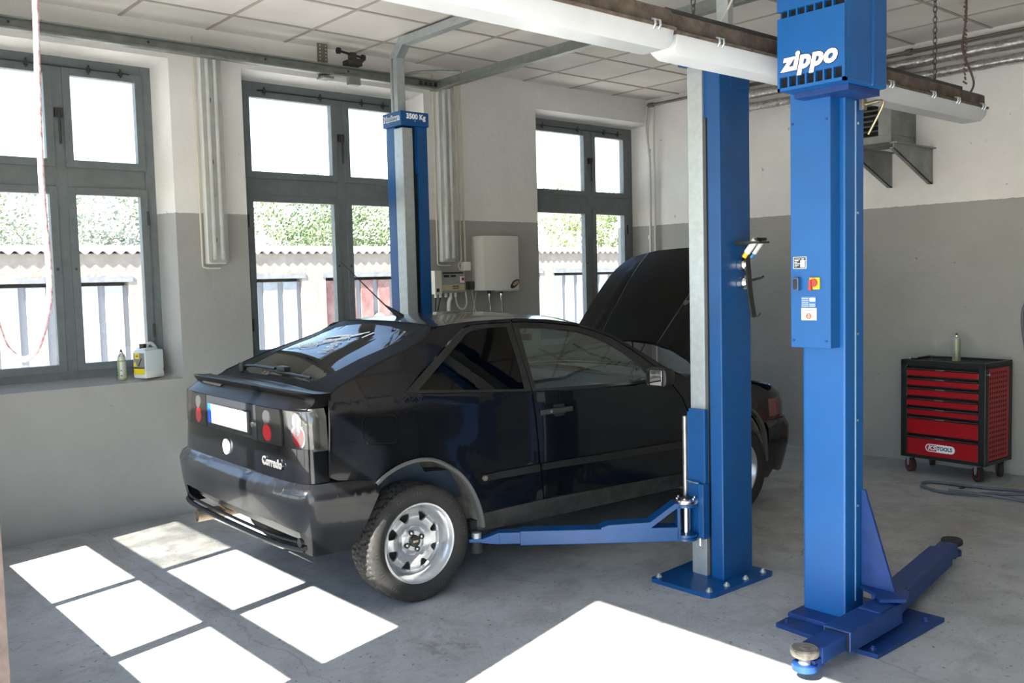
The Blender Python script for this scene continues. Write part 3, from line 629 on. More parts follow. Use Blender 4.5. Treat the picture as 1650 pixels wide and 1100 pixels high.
# arms: near and far
b_ = B(); prism(b_, rel(O3, [(4.50, 3.93), (4.56, 3.86), (4.64, 3.95), (4.60, 4.06), (4.42, 4.10), (4.40, 3.98)]), XY, .155, .17); obj('pivot_plate', b_, ZBLUE2, c3)
def zarm(P0, P1, L1, lab, w0=.062, flip=1):
    p0 = Vector((P0[0]-O3[0], P0[1]-O3[1], 0)); d = Vector((P1[0]-P0[0], P1[1]-P0[1], 0)); L = d.length; d.normalize(); s = Vector((-d.y, d.x, 0)); mt = basis(p0, d, s, (0, 0, 1))
    b = B(); box(b, 0, L1, -w0, w0, .055, .145, .006); b.transform(mt); a = obj('swing_arm', b, ZBLUE2, c3, label=lab)
    b = B(); box(b, L1-.02, L1+.004, -w0+.008, w0-.008, .062, .138); b.transform(mt); obj('sleeve_mouth', b, INNER, a)
    b = B(); box(b, .06, .19, -.05, .05, .145, .152, .002); b.transform(mt); obj('wear_plate', b, ZBLUE2, a)
    b = B(); box(b, L1-.1, L-.06, -.046, .046, .066, .134, .004); box(b, L-.085, L-.01, -.04, .04, .05, .09, .004); cyl(b, (L, 0, .05), (L, 0, .075), .05, 24); b.transform(mt); ia = obj('inner_arm', b, ZBLUE2, a, smooth=30)
    e = p0+d*L
    b = B(); lathe(b, [(.024, .072), (.026, .08), (.022, .084), (.026, .089), (.022, .093), (.026, .098), (.02, .106)], Matrix.Translation(e), 20); obj('threaded_spindle', b, GALV, ia, smooth=40)
    b = B(); lathe(b, [(.03, .104), (.052, .108), (.056, .115), (.056, .134), (.05, .140), (.044, .138), (.02, .138), (.018, .141), (.0005, .141)], Matrix.Translation(e), 32)
    obj('rubber_pad', b, mat('dirty_rubber', (.10, .085, .07), .8, col2=(.25, .22, .18), vscale=30) if flip > 0 else BLACKR, ia, smooth=40)
    if flip < 0:
        b = B(); cyl(b, (.25, w0, .11), (.25, w0+.05, .11), .012, 10); b.transform(mt); obj('locking_pin', b, ZBLUE2, a)
zarm((4.56, 3.95), (4.575, 3.225), .47, 'near blue arm pointing at the camera with a sunlit round rubber pad')
zarm((4.52, 3.98), (4.325, 5.13), .95, 'far blue arm stretching backwards with a black round pad', w0=.058, flip=-1)

# ================================================================ pendant strip lights
FD = mat('dirty_brown_housing', (.11, .085, .065), .7, var=.5, vscale=12); DIF = mat('white_diffuser', (.60, .62, .63), .3, var=.04, vscale=5)
def strip(x, y0, y1, z, lab, clips):
    e = empty('strip_light', (x, y0, z), 0, lab, 'ceiling light', 'strip lights hanging on chains'); L = y1-y0
    b = B(); prism(b, [(-.085, 0), (.085, 0), (.088, .012), (.062, .018), (.060, .085), (.045, .095), (-.045, .095), (-.060, .085), (-.062, .018), (-.088, .012)], XZ, 0, L); h = obj('housing', b, FD, e)
    b = B(); box(b, -.03, .03, -.0, L-.25, .095, .12); obj('mounting_rail', b, mat('dark_rail', (.05, .045, .04), .6), h)
    pr = [(-.082, 0), (-.076, -.05), (-.055, -.078), (.055, -.078), (.076, -.05), (.082, 0)]
    b = B(); R = []
    for t, sc in ((.008, .55), (.012, .8), (.05, 1), (L-.05, 1), (L-.012, .8), (L-.008, .55)): R.append([b.verts.new((u*(.9+.1*sc), t, v*sc)) for u, v in pr])
    for a, c in zip(R, R[1:]):
        for k in range(len(pr)-1): b.faces.new((a[k], a[k+1], c[k+1], c[k]))
        b.faces.new((a[-1], a[0], c[0], c[-1]))
    b.faces.new(R[0]); b.faces.new(R[-1][::-1]); obj('diffuser', b, DIF, e, smooth=40)
    b = B()
    for yy in clips:
        tube(b, [(.084, yy, -.012), (.094, yy, .002), (.092, yy, .02), (.075, yy, .026)], .006, 6); tube(b, [(.084, yy+.03, -.012), (.094, yy+.03, .002), (.092, yy+.03, .02), (.075, yy+.03, .026)], .006, 6)
    each('clip', b, GALV, e, smooth=40)
def chain(x, y, z0, z1, lab, r=.011, wire=.0028):
    b = B(); n = int((z1-z0)/.030)
    for i in range(n):
        z = z0+(z1-z0)*(i+.5)/n; h = (z1-z0)/n*.68; a = i % 2
        pts = []
        for k in range(8):
            t = 2*pi*k/8; u = r*cos(t); v = h*sin(t); pts.append((x+(u if a else 0), y+(0 if a else u), z+v))
        tube(b, pts, wire, 5, closed=True)
    b2 = b; cyl(b, (x, y, z0-.03), (x, y, z0+.01), .007, 6)
    me = obj('chain', b2, mat('chain_steel', (.10, .095, .09), .4, .8), None, smooth=50); tag(me, lab, 'chain', 'chains of the strip lights'); return me
strip(4.03, .75, 3.04, 2.63, 'near white strip light hanging over the car, cut by the top edge of the photo', (.5, 1.35, 2.15))
strip(4.0, 3.08, 6.16, 2.63, 'far white strip light passing behind the bright blue motor housing', (.28, 1.0, 1.8, 2.3, 2.62, 2.98))
chain(4.0, 3.30, 2.77, H_, 'chain holding the joint of the two strip lights, left of the motor housing')
chain(4.0, 5.60, 2.76, H_, 'chain near the far end of the strip light, right of the motor housing')
chain(4.0, 3.9, 3.05, H_, 'loose chain end hanging just left of the bright blue motor housing', .008, .0025)
b_ = B(); tube(b_, smoothpts([(4.0, 6.02, H_), (4.01, 6.0, 3.2), (3.99, 6.0, 3.0), (4.02, 6.05, 2.86), (4.03, 6.07, 2.78), (4.0, 6.06, 2.71)], 8), .007, 8)
for i in range(26): z = 2.78+i*.027; tube(b_, [(4.008+.006*cos(i*2.2), 6.01+.006*sin(i*2.2), z), (3.998-.006*cos(i*2.2), 6.005, z+.02)], .006, 5)
tag(obj('supply_cable', b_, mat('brown_cable', (.09, .06, .045), .6), None, smooth=50), 'brown power cable wound round a chain at the far end of the strip light', 'cable')

# ================================================================ overhead door track
TR = mat('track_steel', (.23, .25, .23), .45, .5, var=.15, vscale=10)
tk = empty('door_track', (.15, .6, 3.29), 0, 'grey steel overhead door track along the window wall and across the room', 'door track')
b_ = B(); prism(b_, [(-.03, -.04), (.03, -.04), (.03, -.028), (-.018, -.028), (-.018, .03), (.03, .03), (.03, .04), (-.03, .04)], XZ, 0, 4.2); obj('rail', b_, TR, tk)
b_ = B(); box(b_, -.05, 3.95, 4.19, 4.20, -.04, .045); box(b_, -.05, 3.95, 4.14, 4.20, -.045, -.035); o_ = obj('cross_bar', b_, TR, tk)
b_ = B(); [box(b_, .028, .0315, y, y+.03, -.02, .01) for y in (3.98, 4.03, 4.08, 4.13)]; [cyl(b_, (.03, y, .0), (.034, y, 0), .009, 10) for y in (.9, 1.75, 2.6, 3.3)]; each('slot', b_, BLACKM, tk)
b_ = B(); box(b_, -.05, -.03, 3.075, 3.155, -.07, .2); hs_ = obj('hanger_strap', b_, mat('olive_steel', (.17, .17, .13), .5, .6), tk)
b_ = B(); [cyl(b_, (-.031, y, z), (-.028, y, z), .005, 8) for y in (3.09, 3.14) for z in [-.05+.026*k for k in range(10)]]; each('strap_hole', b_, WHITEP, hs_)
b_ = B(); box(b_, -.06, .05, 3.07, 3.16, -.075, -.06); box(b_, -.0, .045, 3.3, 3.40, -.10, -.04); each('clamp', b_, TR, tk)
b_ = B(); tube(b_, smoothpts([(.0, 3.85, .05), (.1, 4.0, .075), (.35, 4.17, .05)], 6), .012, 6); obj('corner_brace', b_, TR, tk)
rl = empty('track_roller', (.18, 3.9, 3.37), 0, 'black roller carriage sitting on the door track above the middle window', 'roller')
b_ = B(); cyl(b_, (.03, -.10, .06), (.03, .12, .035), .009, 10); obj('axle', b_, BLACKM, rl)
for y, z in ((-.10, .06), (.12, .035)): b_ = B(); cyl(b_, (.03, y-.012, z), (.03, y+.012, z), .024, 18); obj('wheel', b_, BLACKR, rl, smooth=40)
b_ = B(); box(b_, -.03, .05, -.03, .10, -.035, .0); box(b_, .0, .05, .0, .05, 0, .06); box(b_, .0, .04, .05, .12, .0, .02); obj('bracket', b_, mat('dark_bracket', (.06, .055, .05), .5, .6), rl)

# ================================================================ tubular lamps on the window wall
CLEAR = glassmat('clear_lamp_cover', (.92, .93, .93), dirt=.3)
def wall_lamp(y, lab):
    e = empty('wall_lamp', (0.0, y, 1.80), 0, lab, 'wall lamp', 'upright tube lamps between the windows')
    obj('base_tray', box(B(), .0, .05, -.072, .072, 0, 1.52, .008), mat('grey_tray', (.68, .69, .67), .5), e)
    obj('cover', box(B(), .052, .115, -.068, .068, .008, 1.512, .02), CLEAR, e, smooth=40)
    for s in (-.03, .03):
        b = B(); cyl(b, (.082, s, .07), (.082, s, 1.45), .013, 14); t = obj('tube', b, mat('white_tube_glass', (.78, .80, .80), .3), e, smooth=40)
        b = B(); cyl(b, (.082, s, .03), (.082, s, .075), .015, 14); cyl(b, (.082, s, 1.445), (.082, s, 1.49), .015, 14); obj('socket', b, WHITEP, t, smooth=40)
    b = B(); [box(b, .05, .054, -.006, .006, z, z+.03) for z in (.16, .72, 1.16)]; each('latch', b, BLACKM, e)
    b = B(); tube(b, [(.02, -.10, .0), (.02, -.10, 1.62)], .007, 8); tube(b, smoothpts([(.02, -.10, .0), (.02, -.095, -.02), (.03, -.06, -.03), (.03, .03, -.03)], 5), .006, 8); obj('conduit', b, CREAM, e, smooth=40)
wall_lamp(2.82, 'upright tube lamp on the wall between the first and second window'); wall_lamp(4.93, 'upright tube lamp on the wall right of the far blue lift column')

# ================================================================ electrics and boiler on the window wall
fb = empty('control_box', (0, 4.78, 1.53), 0, 'cream and grey control box with a red switch, left of the water heater', 'control box')
obj('enclosure', box(B(), 0, .09, 0, .30, 0, .19, .005), mat('grey_enclosure', (.26, .27, .26), .5), fb)
obj('side_cover', box(B(), 0, .10, -.045, .03, -.01, .195, .005), CREAM, fb)
obj('label_strip', box(B(), .09, .094, .035, .28, .02, .07), mat('tan_label', (.48, .40, .26), .6), fb)
b_ = B(); [box(b_, .09, .094, y, y+.055, .135, .155) for y in (.06, .135)]; box(b_, .09, .094, .05, .27, .165, .18); [box(b_, .094, .096, .15, .22, z, z+.008) for z in (.035, .052)]; box(b_, .1, .102, -.03, .0, .01, .04)
obj('display', b_, BLACKM, fb)
ob_ = obj('switch_plate', box(B(), .09, .097, .235, .28, .085, .14), WHITEP, fb); obj('rocker', box(B(), .097, .107, .25, .27, .105, .13), RED, ob_)
for i, y in enumerate((.0, .05, .11, .165, .215)):
    b = B(); cyl(b, (.045, y, -.04), (.045, y, .0), .014, 10); obj('cable_gland', b, WHITEP, fb, smooth=40)
b_ = B(); tube(b_, [(.045, .0, -.04), (.04, -.01, -.22)], .006, 6); tube(b_, [(.045, .05, -.04), (.04, .0, -.22)], .006, 6); each('black_cable', b_, BLACKR, fb)
b_ = B(); tube(b_, smoothpts([(.045, .165, -.04), (.04, .14, -.12), (.035, .14, -.5)], 6), .018, 10); obj('white_hose', b_, WHITEP, fb, smooth=50)
b_ = B(); tube(b_, [(.03, -.02, -.22), (.03, -.02, -.5)], .018, 10); obj('conduit_end', b_, WHITEP, fb, smooth=50)
b_ = B(); tube(b_, smoothpts([(.045, .215, -.04), (.05, .235, -.12), (.05, .29, -.15), (.05, .335, -.10), (.045, .32, .05), (.04, .29, .18), (.03, .27, .24), (.02, .31, .30), (.02, .31, .5), (.02, .31, 1.85)], 8), .007, 8)
tag(obj('white_cable', b_, CREAM, None, smooth=50), 'white cable looping from the control box up the wall beside the lamp', 'cable').location = (0, 4.78, 1.53)
jb = tag(obj('junction_box', box(B(), 0, .045, 5.10, 5.18, 1.72, 1.80, .005), WHITEP), 'small white junction box on the wall above the sockets', 'junction box')
b_ = B(); tube(b_, [(.015, 5.14, 1.80), (.015, 5.13, 3.4)], .009, 8); obj('conduit', b_, CREAM, jb, smooth=40)
sk = empty('socket_outlet', (0, 5.085, 1.55), 0, 'pair of dark round sockets on the wall beside the water heater', 'socket')
for y in (.03, .115): b = B(); box(b, 0, .04, y-.036, y+.036, 0.0, .075, .008); obj('socket', b, mat('brown_bakelite', (.06, .05, .04), .5), sk)
b_ = B(); tube(b_, smoothpts([(.03, .11, .0), (.03, .13, -.13), (.03, .16, -.25), (.03, .13, -.30), (.03, .12, -.2), (.03, .16, -.02)], 8), .004, 6); obj('thin_cable', b_, CREAM, sk, smooth=50)
bo = empty('water_heater', (0, 5.20, 1.54), 0, 'cream-white wall-mounted water heater with a dark oval control at its lower right', 'water heater')
pl_ = [(0, .03), (.10, .005), (.18, .02), (.21, .12), (.215, .22), (.21, .32), (.17, .44), (.08, .505), (0, .51)]
obj('casing', prism(B(), pl_, XY, .0, .485), mat('boiler_white', (.62, .61, .57), .45), bo, smooth=30)
b_ = B(); prism(b_, [(x*.98, y) for x, y in pl_[3:8]]+[(.1, .2)], XY, -.012, .06); obj('lower_grille', b_, mat('boiler_grey', (.45, .44, .41), .5), bo)
b_ = B(); lathe(b_, [(.001, .012), (.035, .010), (.05, 0)], basis((.206, .35, .05), (0, .82, .45), (0, -.45, .82), (1, .25, 0)) @ Matrix.Diagonal((1.5, .65, 1, 1)), 24); dl = obj('dial_recess', b_, BLACKM, bo, smooth=40)
b_ = B(); lathe(b_, [(.001, .02), (.02, .018), (.028, .01)], basis((.208, .355, .058), (0, .82, .45), (0, -.45, .82), (1, .25, 0)) @ Matrix.Diagonal((1.5, .6, 1, 1)), 24); obj('dial', b_, mat('wood_dial', (.4, .28, .15), .5), dl, smooth=40)
for y in (.13, .27):
    b = B(); tube(b, smoothpts([(.11, y, .0), (.11, y+.0, -.08), (.09, y+.03, -.18), (.09, y+.04, -.45)], 6), .009, 8); p_ = obj('water_pipe', b, STEEL, bo, smooth=50)
    b = B(); cyl(b, (.11, y, -.03), (.11, y, .0), .017, 10); obj('valve_nut', b, BLACKM, p_, smooth=40)

# ================================================================ things on the window sill
def spray_can(loc, lab, body, r=.029, h=.155, green=True, rz=0):
    e = empty('spray_can', loc, rz, lab, 'spray can'); b = B(); lathe(b, [(r*.93, 0), (r, .006), (r, h), (r*.93, h+.008)], None, 24); obj('body', b, body, e, smooth=40)
    b = B(); lathe(b, [(r*.92, h+.006), (r*.75, h+.02), (r*.42, h+.03), (r*.42, h+.038)], None, 24); obj('shoulder', b, STEEL, e, smooth=40)
    b = B(); cyl(b, (0, 0, h+.036), (0, 0, h+.056), r*.3, 12, r1=r*.2); obj('nozzle', b, BLACKM, e, smooth=40)
    if green:
        b = B(); lathe(b, [(r+.0006, .0), (r+.0006, .012)], None, 24, cap=False); lathe(b, [(r+.0006, h-.03), (r+.0006, h-.018)], None, 24, cap=False); box(b, r-.004, r+.0012, -.004, .004, .02, h-.03); obj('green_band', b, mat('lime_band', (.30, .38, .12), .5), e)
        b = B(); [box(b, r*.75, r*.93, -.018, -.006, z, z+.006) for z in (.03, .05, .07)]; [box(b, r*.75, r*.93, .008, .018, z, z+.01) for z in (.025, .06)]; obj('print', b, mat('grey_print', (.12, .12, .12), .5), e)
    return e
spray_can((-.10, 2.155, 1.004), 'silver and lime spray can on the window sill left of the white canister', mat('silver_can', (.52, .54, .47), .4, .3), rz=-1.0)
jc = empty('canister', (-.085, 2.335, 1.004), .42, 'white plastic canister with yellow and grey label on the window sill', 'canister')
b_ = B(); box(b_, -.062, .062, -.085, .085, 0, .055, .016); obj('liquid_filled_base', b_, mat('canister_full', (.70, .71, .68), .35), jc, smooth=40)
b_ = B(); box(b_, -.062, .062, -.085, .085, .045, .20, .018); box(b_, -.05, .05, -.07, .03, .19, .215, .012); bd = obj('body', b_, mat('canister_translucent', (.60, .66, .68), .3), jc, smooth=40)
b_ = B(); cyl(b_, (0, -.045, .21), (0, -.045, .242), .024, 20); obj('screw_cap', b_, BLACKM, jc, smooth=40)
b_ = B(); tube(b_, smoothpts([(0, -.015, .205), (0, .0, .238), (0, .04, .238), (0, .075, .20)], 6), .011, 10); obj('handle', b_, mat('canister_white', (.68, .69, .67), .35), jc, smooth=50)
lb_ = obj('label', box(B(), -.05, .05, -.0865, -.0855, .05, .18), mat('grey_label', (.22, .21, .19), .5), jc)
b_ = B(); box(b_, -.05, .05, -.0875, -.0865, .03, .07); box(b_, -.035, .005, -.0875, -.0865, .14, .178); prism(b_, [(-.05, .085), (-.02, .085), (-.035, .12), (-.05, .11)], XZ, -.0875, -.0865); obj('yellow_print', b_, mat('yellow_label', (.8, .62, .02), .5), lb_)
b_ = B(); box(b_, -.028, -.002, -.088, -.0873, .152, .158); box(b_, -.028, -.002, -.088, -.0873, .163, .168); box(b_, -.05, .05, -.088, -.0873, .072, .078); prism(b_, [(-.01, .09), (0, .088), (.03, .14), (.024, .145)], XZ, -.088, -.0873); obj('black_print', b_, BLACKM, lb_)

# ================================================================ rope at the doorway
RP = mat('red_white_rope', (.30, .10, .10), .8, col2=(.50, .47, .46), vscale=90)
b_ = B(); pts = smoothpts([(4.5, .545, 2.6), (4.5, .535, 2.22), (4.5, .527, 1.88), (4.5, .531, 1.663), (4.5, .518, 1.575), (4.5, .498, 1.52), (4.5, .476, 1.503), (4.5, .452, 1.518), (4.5, .437, 1.548), (4.5, .425, 1.62), (4.5, .42, 1.75), (4.5, .42, LZ-.002)], 10)
tube(b_, pts, .0062, 8); tag(obj('rope', b_, RP, None, smooth=50), 'pale red-flecked rope hanging in a loop at the left edge, close to the camera', 'rope')

# ================================================================ tool trolley
tt = empty('tool_trolley', (3.0, 7.226, 0), radians(-3.15), 'red and black roller tool cabinet with seven drawers against the grey wall', 'tool cabinet')
W_, D_ = .673, .44; BODY = mat('cabinet_black', (.010, .011, .011), .4)
b_ = B(); box(b_, 0, W_, 0, D_, .13, .16, .004); box(b_, 0, W_, 0, D_, .875, .893, .003)
for x in (0, W_-.055):
    for y in (0, D_-.055): box(b_, x, x+.055, y, y+.055, .13, .9, .006)
box(b_, .05, W_-.05, .03, D_-.01, .14, .88)
for a in ((0, W_, 0, .03), (0, W_, D_-.03, D_), (0, .03, 0, D_), (W_-.03, W_, 0, D_)): box(b_, *a, .865, .915, .006)
obj('body', b_, BODY, tt)
zs_ = [.862, .785, .708, .627, .548, .473, .32, .150]
for i in range(7):
    z1, z0 = zs_[i], zs_[i+1]; yo = -.012 if i == 3 else .0
    b = B(); box(b, .055, W_-.055, .003+yo, .3, z0+.006, z1-.012, .003); d = obj('drawer', b, RED, tt)
    b = B(); prism(b, [(.004+yo, z1-.006), (-.018+yo, z1-.010), (-.022+yo, z1-.020), (-.012+yo, z1-.026), (.004+yo, z1-.026)], YZ, .052, W_-.052); obj('handle_strip', b, BODY, d)
    obj('badge', box(B(), W_/2-.04, W_/2+.03, -.024+yo, -.019+yo, z1-.022, z1-.013), mat('dark_badge', (.12, .12, .12), .4), d)
    if i == 6:
        cx_, cz_ = .325, .225
        def pill(w, h, n=10): return [(cx_+w/2-h/2+h/2*cos(-pi/2+pi*k/n), cz_+h/2*sin(-pi/2+pi*k/n)) for k in range(n+1)]+[(cx_-w/2+h/2+h/2*cos(pi/2+pi*k/n), cz_+h/2*sin(pi/2+pi*k/n)) for k in range(n+1)]
        lg = obj('logo_plate', prism(B(), pill(.235, .062), XZ, .0005, .003), WHITED, d)
        rd = [(x, z) for x, z in pill(.220, .048) if x < cx_-.025]+[(cx_-.025, cz_-.024)]
        rd = [(cx_-.028, cz_+.024)]+[(x, z) for x, z in pill(.220, .048) if x < cx_-.028]+[(cx_-.028, cz_-.024)]
        obj('red_field', prism(B(), rd, XZ, -.0008, .001), RED, lg)
        text('lettering', 'KS', .050, WHITED, lg, (cx_-.066, -.0012, cz_), (1, 0, 0), (0, 0, 1), shear=.25, bold=.0015, sx=1.15)
        text('lettering', 'TOOLS', .040, mat('navy_lettering', (.01, .015, .06), .5), lg, (cx_+.036, .0, cz_), (1, 0, 0), (0, 0, 1), bold=.0012, sx=.95)
b_ = B(); box(b_, W_-.012, W_-.002, .055, D_-.055, .165, .87); sp_ = obj('pegboard_side', b_, RED, tt)
b_ = B()
for i in range(8):
    for k in range(18): y = .08+i*.036; z = .195+k*.0375; box(b_, W_-.004, W_-.0012, y-.008, y+.008, z-.008, z+.008)
obj('peg_hole', b_, INNER, sp_)['kind'] = 'stuff'
b_ = B(); cyl(b_, (W_-.002, .035, .83), (W_+.012, .035, .83), .011, 14); obj('lock', b_, STEEL, tt, smooth=40)
obj('top_tray', box(B(), .03, W_-.03, .03, D_-.03, .893, .899), BLACKR, tt)
for x, y in ((.06, .05), (.6, .05), (.06, .39), (.62, .36)):
    a_ = .5 if y < .2 else .9; ca, sa = cos(a_), sin(a_)
    b = B(); cyl(b, (x-.016*sa, y+.016*ca*-1, .06), (x+.016*sa, y+.016*ca, .06), .058, 28); w_ = obj('castor', b, BLACKR, tt, smooth=40)
    b = B(); n_ = Vector((sa*1, ca, 0)); p_ = Vector((x, y, .06))
    for s in (-1, 1): cyl(b, p_+Vector((.017*sa, .017*ca, 0))*s, p_+Vector((.019*sa, .019*ca, 0))*s, .042, 24)
    obj('red_ring', b, RED, w_); b = B()
    for s in (-1, 1): cyl(b, p_+Vector((.018*sa, .018*ca, 0))*s, p_+Vector((.0205*sa, .0205*ca, 0))*s, .036, 24)
    obj('hub', b, BLACKM, w_)
    b = B(); box(b, x-.03, x+.03, y-.03, y+.03, .122, .13); 
    for s in (-1, 1): prism(b, [(-.02, .125), (.02, .125), (.012, .055), (-.012, .055)], lambda u, v, d, s=s: (x+u*ca+sa*(.023*s+d), y-u*sa+ca*(.023*s+d), v), -.0015, .0015)
    obj('fork', b, STEEL, w_)
spray_can((3.33, 7.48, .899), 'spray can with white and lime label standing on the tool cabinet', mat('grey_can', (.30, .31, .28), .4, .3), r=.031, h=.165, rz=-1.0)
b_ = B(); prism(b_, [(3.10, 0), (3.29, 0), (3.25, .035), (3.14, .035)], lambda u, v, d: (u, 7.28+d, .900+v*.3), 0, .14); tag(obj('black_case', b_, BLACKR), 'flat black folded case lying on top of the tool cabinet', 'case')
b_ = B(); tube(b_, [(3.03, 7.28, .925), (3.10, 7.30, .925)], .008, 8); box(b_, 3.03, 3.06, 7.27, 7.29, .915, .935, .003); tag(obj('air_fitting', b_, DSTEEL, None, smooth=40), 'small dark metal fitting on the front left corner of the tool cabinet', 'tool')

# ================================================================ hoses
HOSE = mat('grey_blue_hose', (.10, .11, .14), .5)
b_ = B(); tube(b_, smoothpts([(4.6, 7.0, .012), (4.1, 7.12, .012), (3.72, 7.02, .012), (3.42, 6.98, .012), (3.34, 6.90, .012), (3.42, 6.76, .012), (3.62, 6.70, .014), (3.90, 6.86, .02), (4.3, 7.05, .03), (4.8, 6.9, .012)], 12), .011, 8)
tube(b_, smoothpts([(3.62, 6.70, .03), (3.85, 6.74, .03), (4.2, 6.78, .012), (4.9, 6.6, .012)], 10), .011, 8)
tag(obj('air_hose', b_, HOSE, None, smooth=50), 'grey air hose lying in loops on the floor in front of the tool cabinet', 'hose')
b_ = B(); tube(b_, smoothpts([(3.58, 7.02, .006), (3.62, 6.96, .006), (3.60, 6.92, .006)], 5), .005, 6); tube(b_, [(3.5, 6.98, .006), (3.66, 7.0, .006)], .004, 6); tag(obj('rubber_strip', b_, BLACKR), 'thin black rubber scrap on the floor inside the hose loop', 'scrap')
b_ = B(); tube(b_, smoothpts([(4.05, 7.64, 1.75), (3.93, 7.60, 1.50), (3.815, 7.6, 1.38), (3.775, 7.6, 1.28), (3.785, 7.6, 1.10), (3.83, 7.6, .88), (3.95, 7.6, .6), (4.15, 7.62, .5), (4.3, 7.64, .8), (4.2, 7.64, 1.75), (4.05, 7.64, 1.75)], 10), .011, 8)
tag(obj('air_hose', b_, HOSE, None, smooth=50), 'grey hose hanging on the back wall at the right edge of the photo', 'hose')

# ================================================================ heater and pipes on the back wall
ht_ = empty('unit_heater', (2.63, 7.47, 2.66), 0, 'grey sheet-metal fan heater with dark louvres on brackets high on the back wall', 'heater')
GM = mat('dusty_sheet_metal', (.24, .25, .24), .6, .2, var=.18, vscale=6)
b_ = B(); box(b_, -.28, .27, -.22, .21, 0, .06, .004); box(b_, .16, .27, -.22, .21, .06, .40, .004); box(b_, -.28, -.2, -.22, .21, .06, .40, .004); box(b_, -.2, .16, -.12, .21, .05, .40); box(b_, -.28, .27, -.22, .21, .40, .56, .004); obj('casing', b_, GM, ht_)
for k in range(8):
    b = B(); prism(b, [(-.215, .07+k*.042), (-.205, .068+k*.042), (-.15, .10+k*.042), (-.16, .104+k*.042)], YZ, -.2, .16); obj('louvre', b, mat('dark_louvre', (.035, .032, .03), .6), ht_)
b_ = B(); cyl(b_, (.272, -.19, .03), (.276, -.19, .03), .008, 8); each('screw', b_, DSTEEL, ht_)
for x in (.41, .065):
    b = B(); prism(b, [(.205, -.045), (.205, -.33), (.18, -.33), (-.46, -.085), (-.46, -.045)], YZ, x-.003, x+.003); prism(b, [(.205, -.33), (.18, -.33), (-.46, -.085), (-.46, -.075), (.18, -.32), (.205, -.32)], YZ, x-.03, x+.003); prism(b, [(.205, -.045), (-.46, -.045), (-.46, -.035), (.205, -.035)], YZ, x-.03, x+.03); obj('wall_bracket', b, GM, ht_)
FOIL = mat('foil_wrapped_pipe', (.45, .44, .42), .3, .8, var=.35, vscale=30, bump=.8, bscale=25)
b_ = B(); n = 60; tube(b_, [(.9+i*8.6/n, 7.55+.003*sin(i*1.7), 3.315) for i in range(n+1)], [.043+.003*sin(i*2.3) for i in range(n+1)], 14); tag(obj('heating_pipe', b_, FOIL, None, smooth=60), 'upper foil-wrapped heating pipe along the top of the back wall', 'pipe', None)
b_ = B(); tube(b_, [(.9+i*8.6/n, 7.55+.003*sin(i*1.3), 3.198) for i in range(n+1)], [.038+.003*sin(i*2.9) for i in range(n+1)], 14); tag(obj('heating_pipe', b_, FOIL, None, smooth=60), 'lower foil-wrapped heating pipe along the top of the back wall', 'pipe', None)
b_ = B(); tube(b_, [(.06, 7.6, 3.42), (RX-.02, 7.6, 3.42)], .014, 8); tube(b_, [(.9, 7.56, 3.395), (RX-.02, 7.56, 3.395)], .007, 8); cyl(b_, (2.85, 7.6, 3.42), (2.90, 7.6, 3.42), .028, 12)
for x in (.08, .75): cyl(b_, (x, 7.6, 3.42), (x+.06, 7.6, 3.42), .025, 10)
tag(obj('water_pipe', b_, mat('old_dark_pipe', (.16, .15, .13), .5, .5), None, smooth=50), 'thin dark pipe directly under the ceiling on the back wall', 'pipe')
struct('trim_2', box(B(), 0, RX, L_-.03, L_, 3.44, H_), mat('white_trim', (.6, .58, .55), .7))
b_ = B(); tube(b_, smoothpts([(.06, 7.6, 3.41), (.05, 7.58, 3.2), (.075, 7.6, 2.9), (.065, 7.62, 2.6), (.06, 7.62, 1.45), (.05, 7.62, 1.34), (-.0, 7.62, 1.31)], 6), .014, 10); tube(b_, [(.11, 7.64, 3.42), (.11, 7.64, 0)], .010, 8); 
for z in (2.93, 2.02, 1.55): cyl(b_, (.065, 7.61, z), (.065, 7.61, z+.04), .022, 12)
tag(obj('water_pipe', b_, mat('white_painted_pipe', (.60, .59, .55), .5), None, smooth=50), 'white-painted pipe running down the far corner of the room', 'pipe')
# ================================================================ the car
TH_ = radians(3.257559); CO = Vector((1.93339342, 2.71109981, 0))
car = empty('coupe_car', CO, -TH_, 'black hatchback coupe with raised bonnet standing between the dark blue lift columns', 'car')
BY = [-.78, -.66, -.55, -.3, 0, .7, 1.6, 2.2, 2.6, 2.9, 3.1, 3.25]; BX = [.70, .755, .785, .815, .83, .835, .835, .83, .815, .785, .735, .65]
def SX(y, z):
    x = interp(y, BY, BX) - .10*(z-.62)**2*(1.0 if z > .62 else 1.6)
    if z > 1.02: x -= (z-1.02)*.54
    # softly pulled-out wheel arches
    return x
def flare(y, z, yc):
    r = math.hypot(y-yc, z-.34); t = min(1, max(0, (r-.39)/.15)); return .014*(1-t*t*(3-2*t))
def side(s, off=0, fl=True):
    def f(y, z):
        x = SX(y, z)+off
        if fl and z < .9: x += flare(y, z, .0)+flare(y, z, 2.45)
        return Vector((s*x, y, z))
    return f
CE = (0, 1.2, .7)
seamR = [(-.447, 1.113), (-.355, 1.15), (-.157, 1.227), (.053, 1.291), (.18, 1.335), (.235, 1.362), (.23, 1.385)]
railp = [(.235, 1.392), (.35, 1.402), (.534, 1.412), (.831, 1.412), (1.054, 1.397), (1.278, 1.364), (1.504, 1.285), (1.671, 1.18), (1.838, 1.062), (1.95, 1.0)]
archR = [(-.262, .655), (-.208, .693), (-.12, .728), (-.02, .741), (.077, .722), (.188, .655), (.263, .575), (.321, .466), (.35, .376), (.358, .33)]
archF = [(2.02, .33), (2.05, .42), (2.10, .53), (2.18, .63), (2.28, .70), (2.40, .735), (2.52, .735), (2.64, .70), (2.73, .63), (2.79, .54), (2.82, .42), (2.83, .33)]
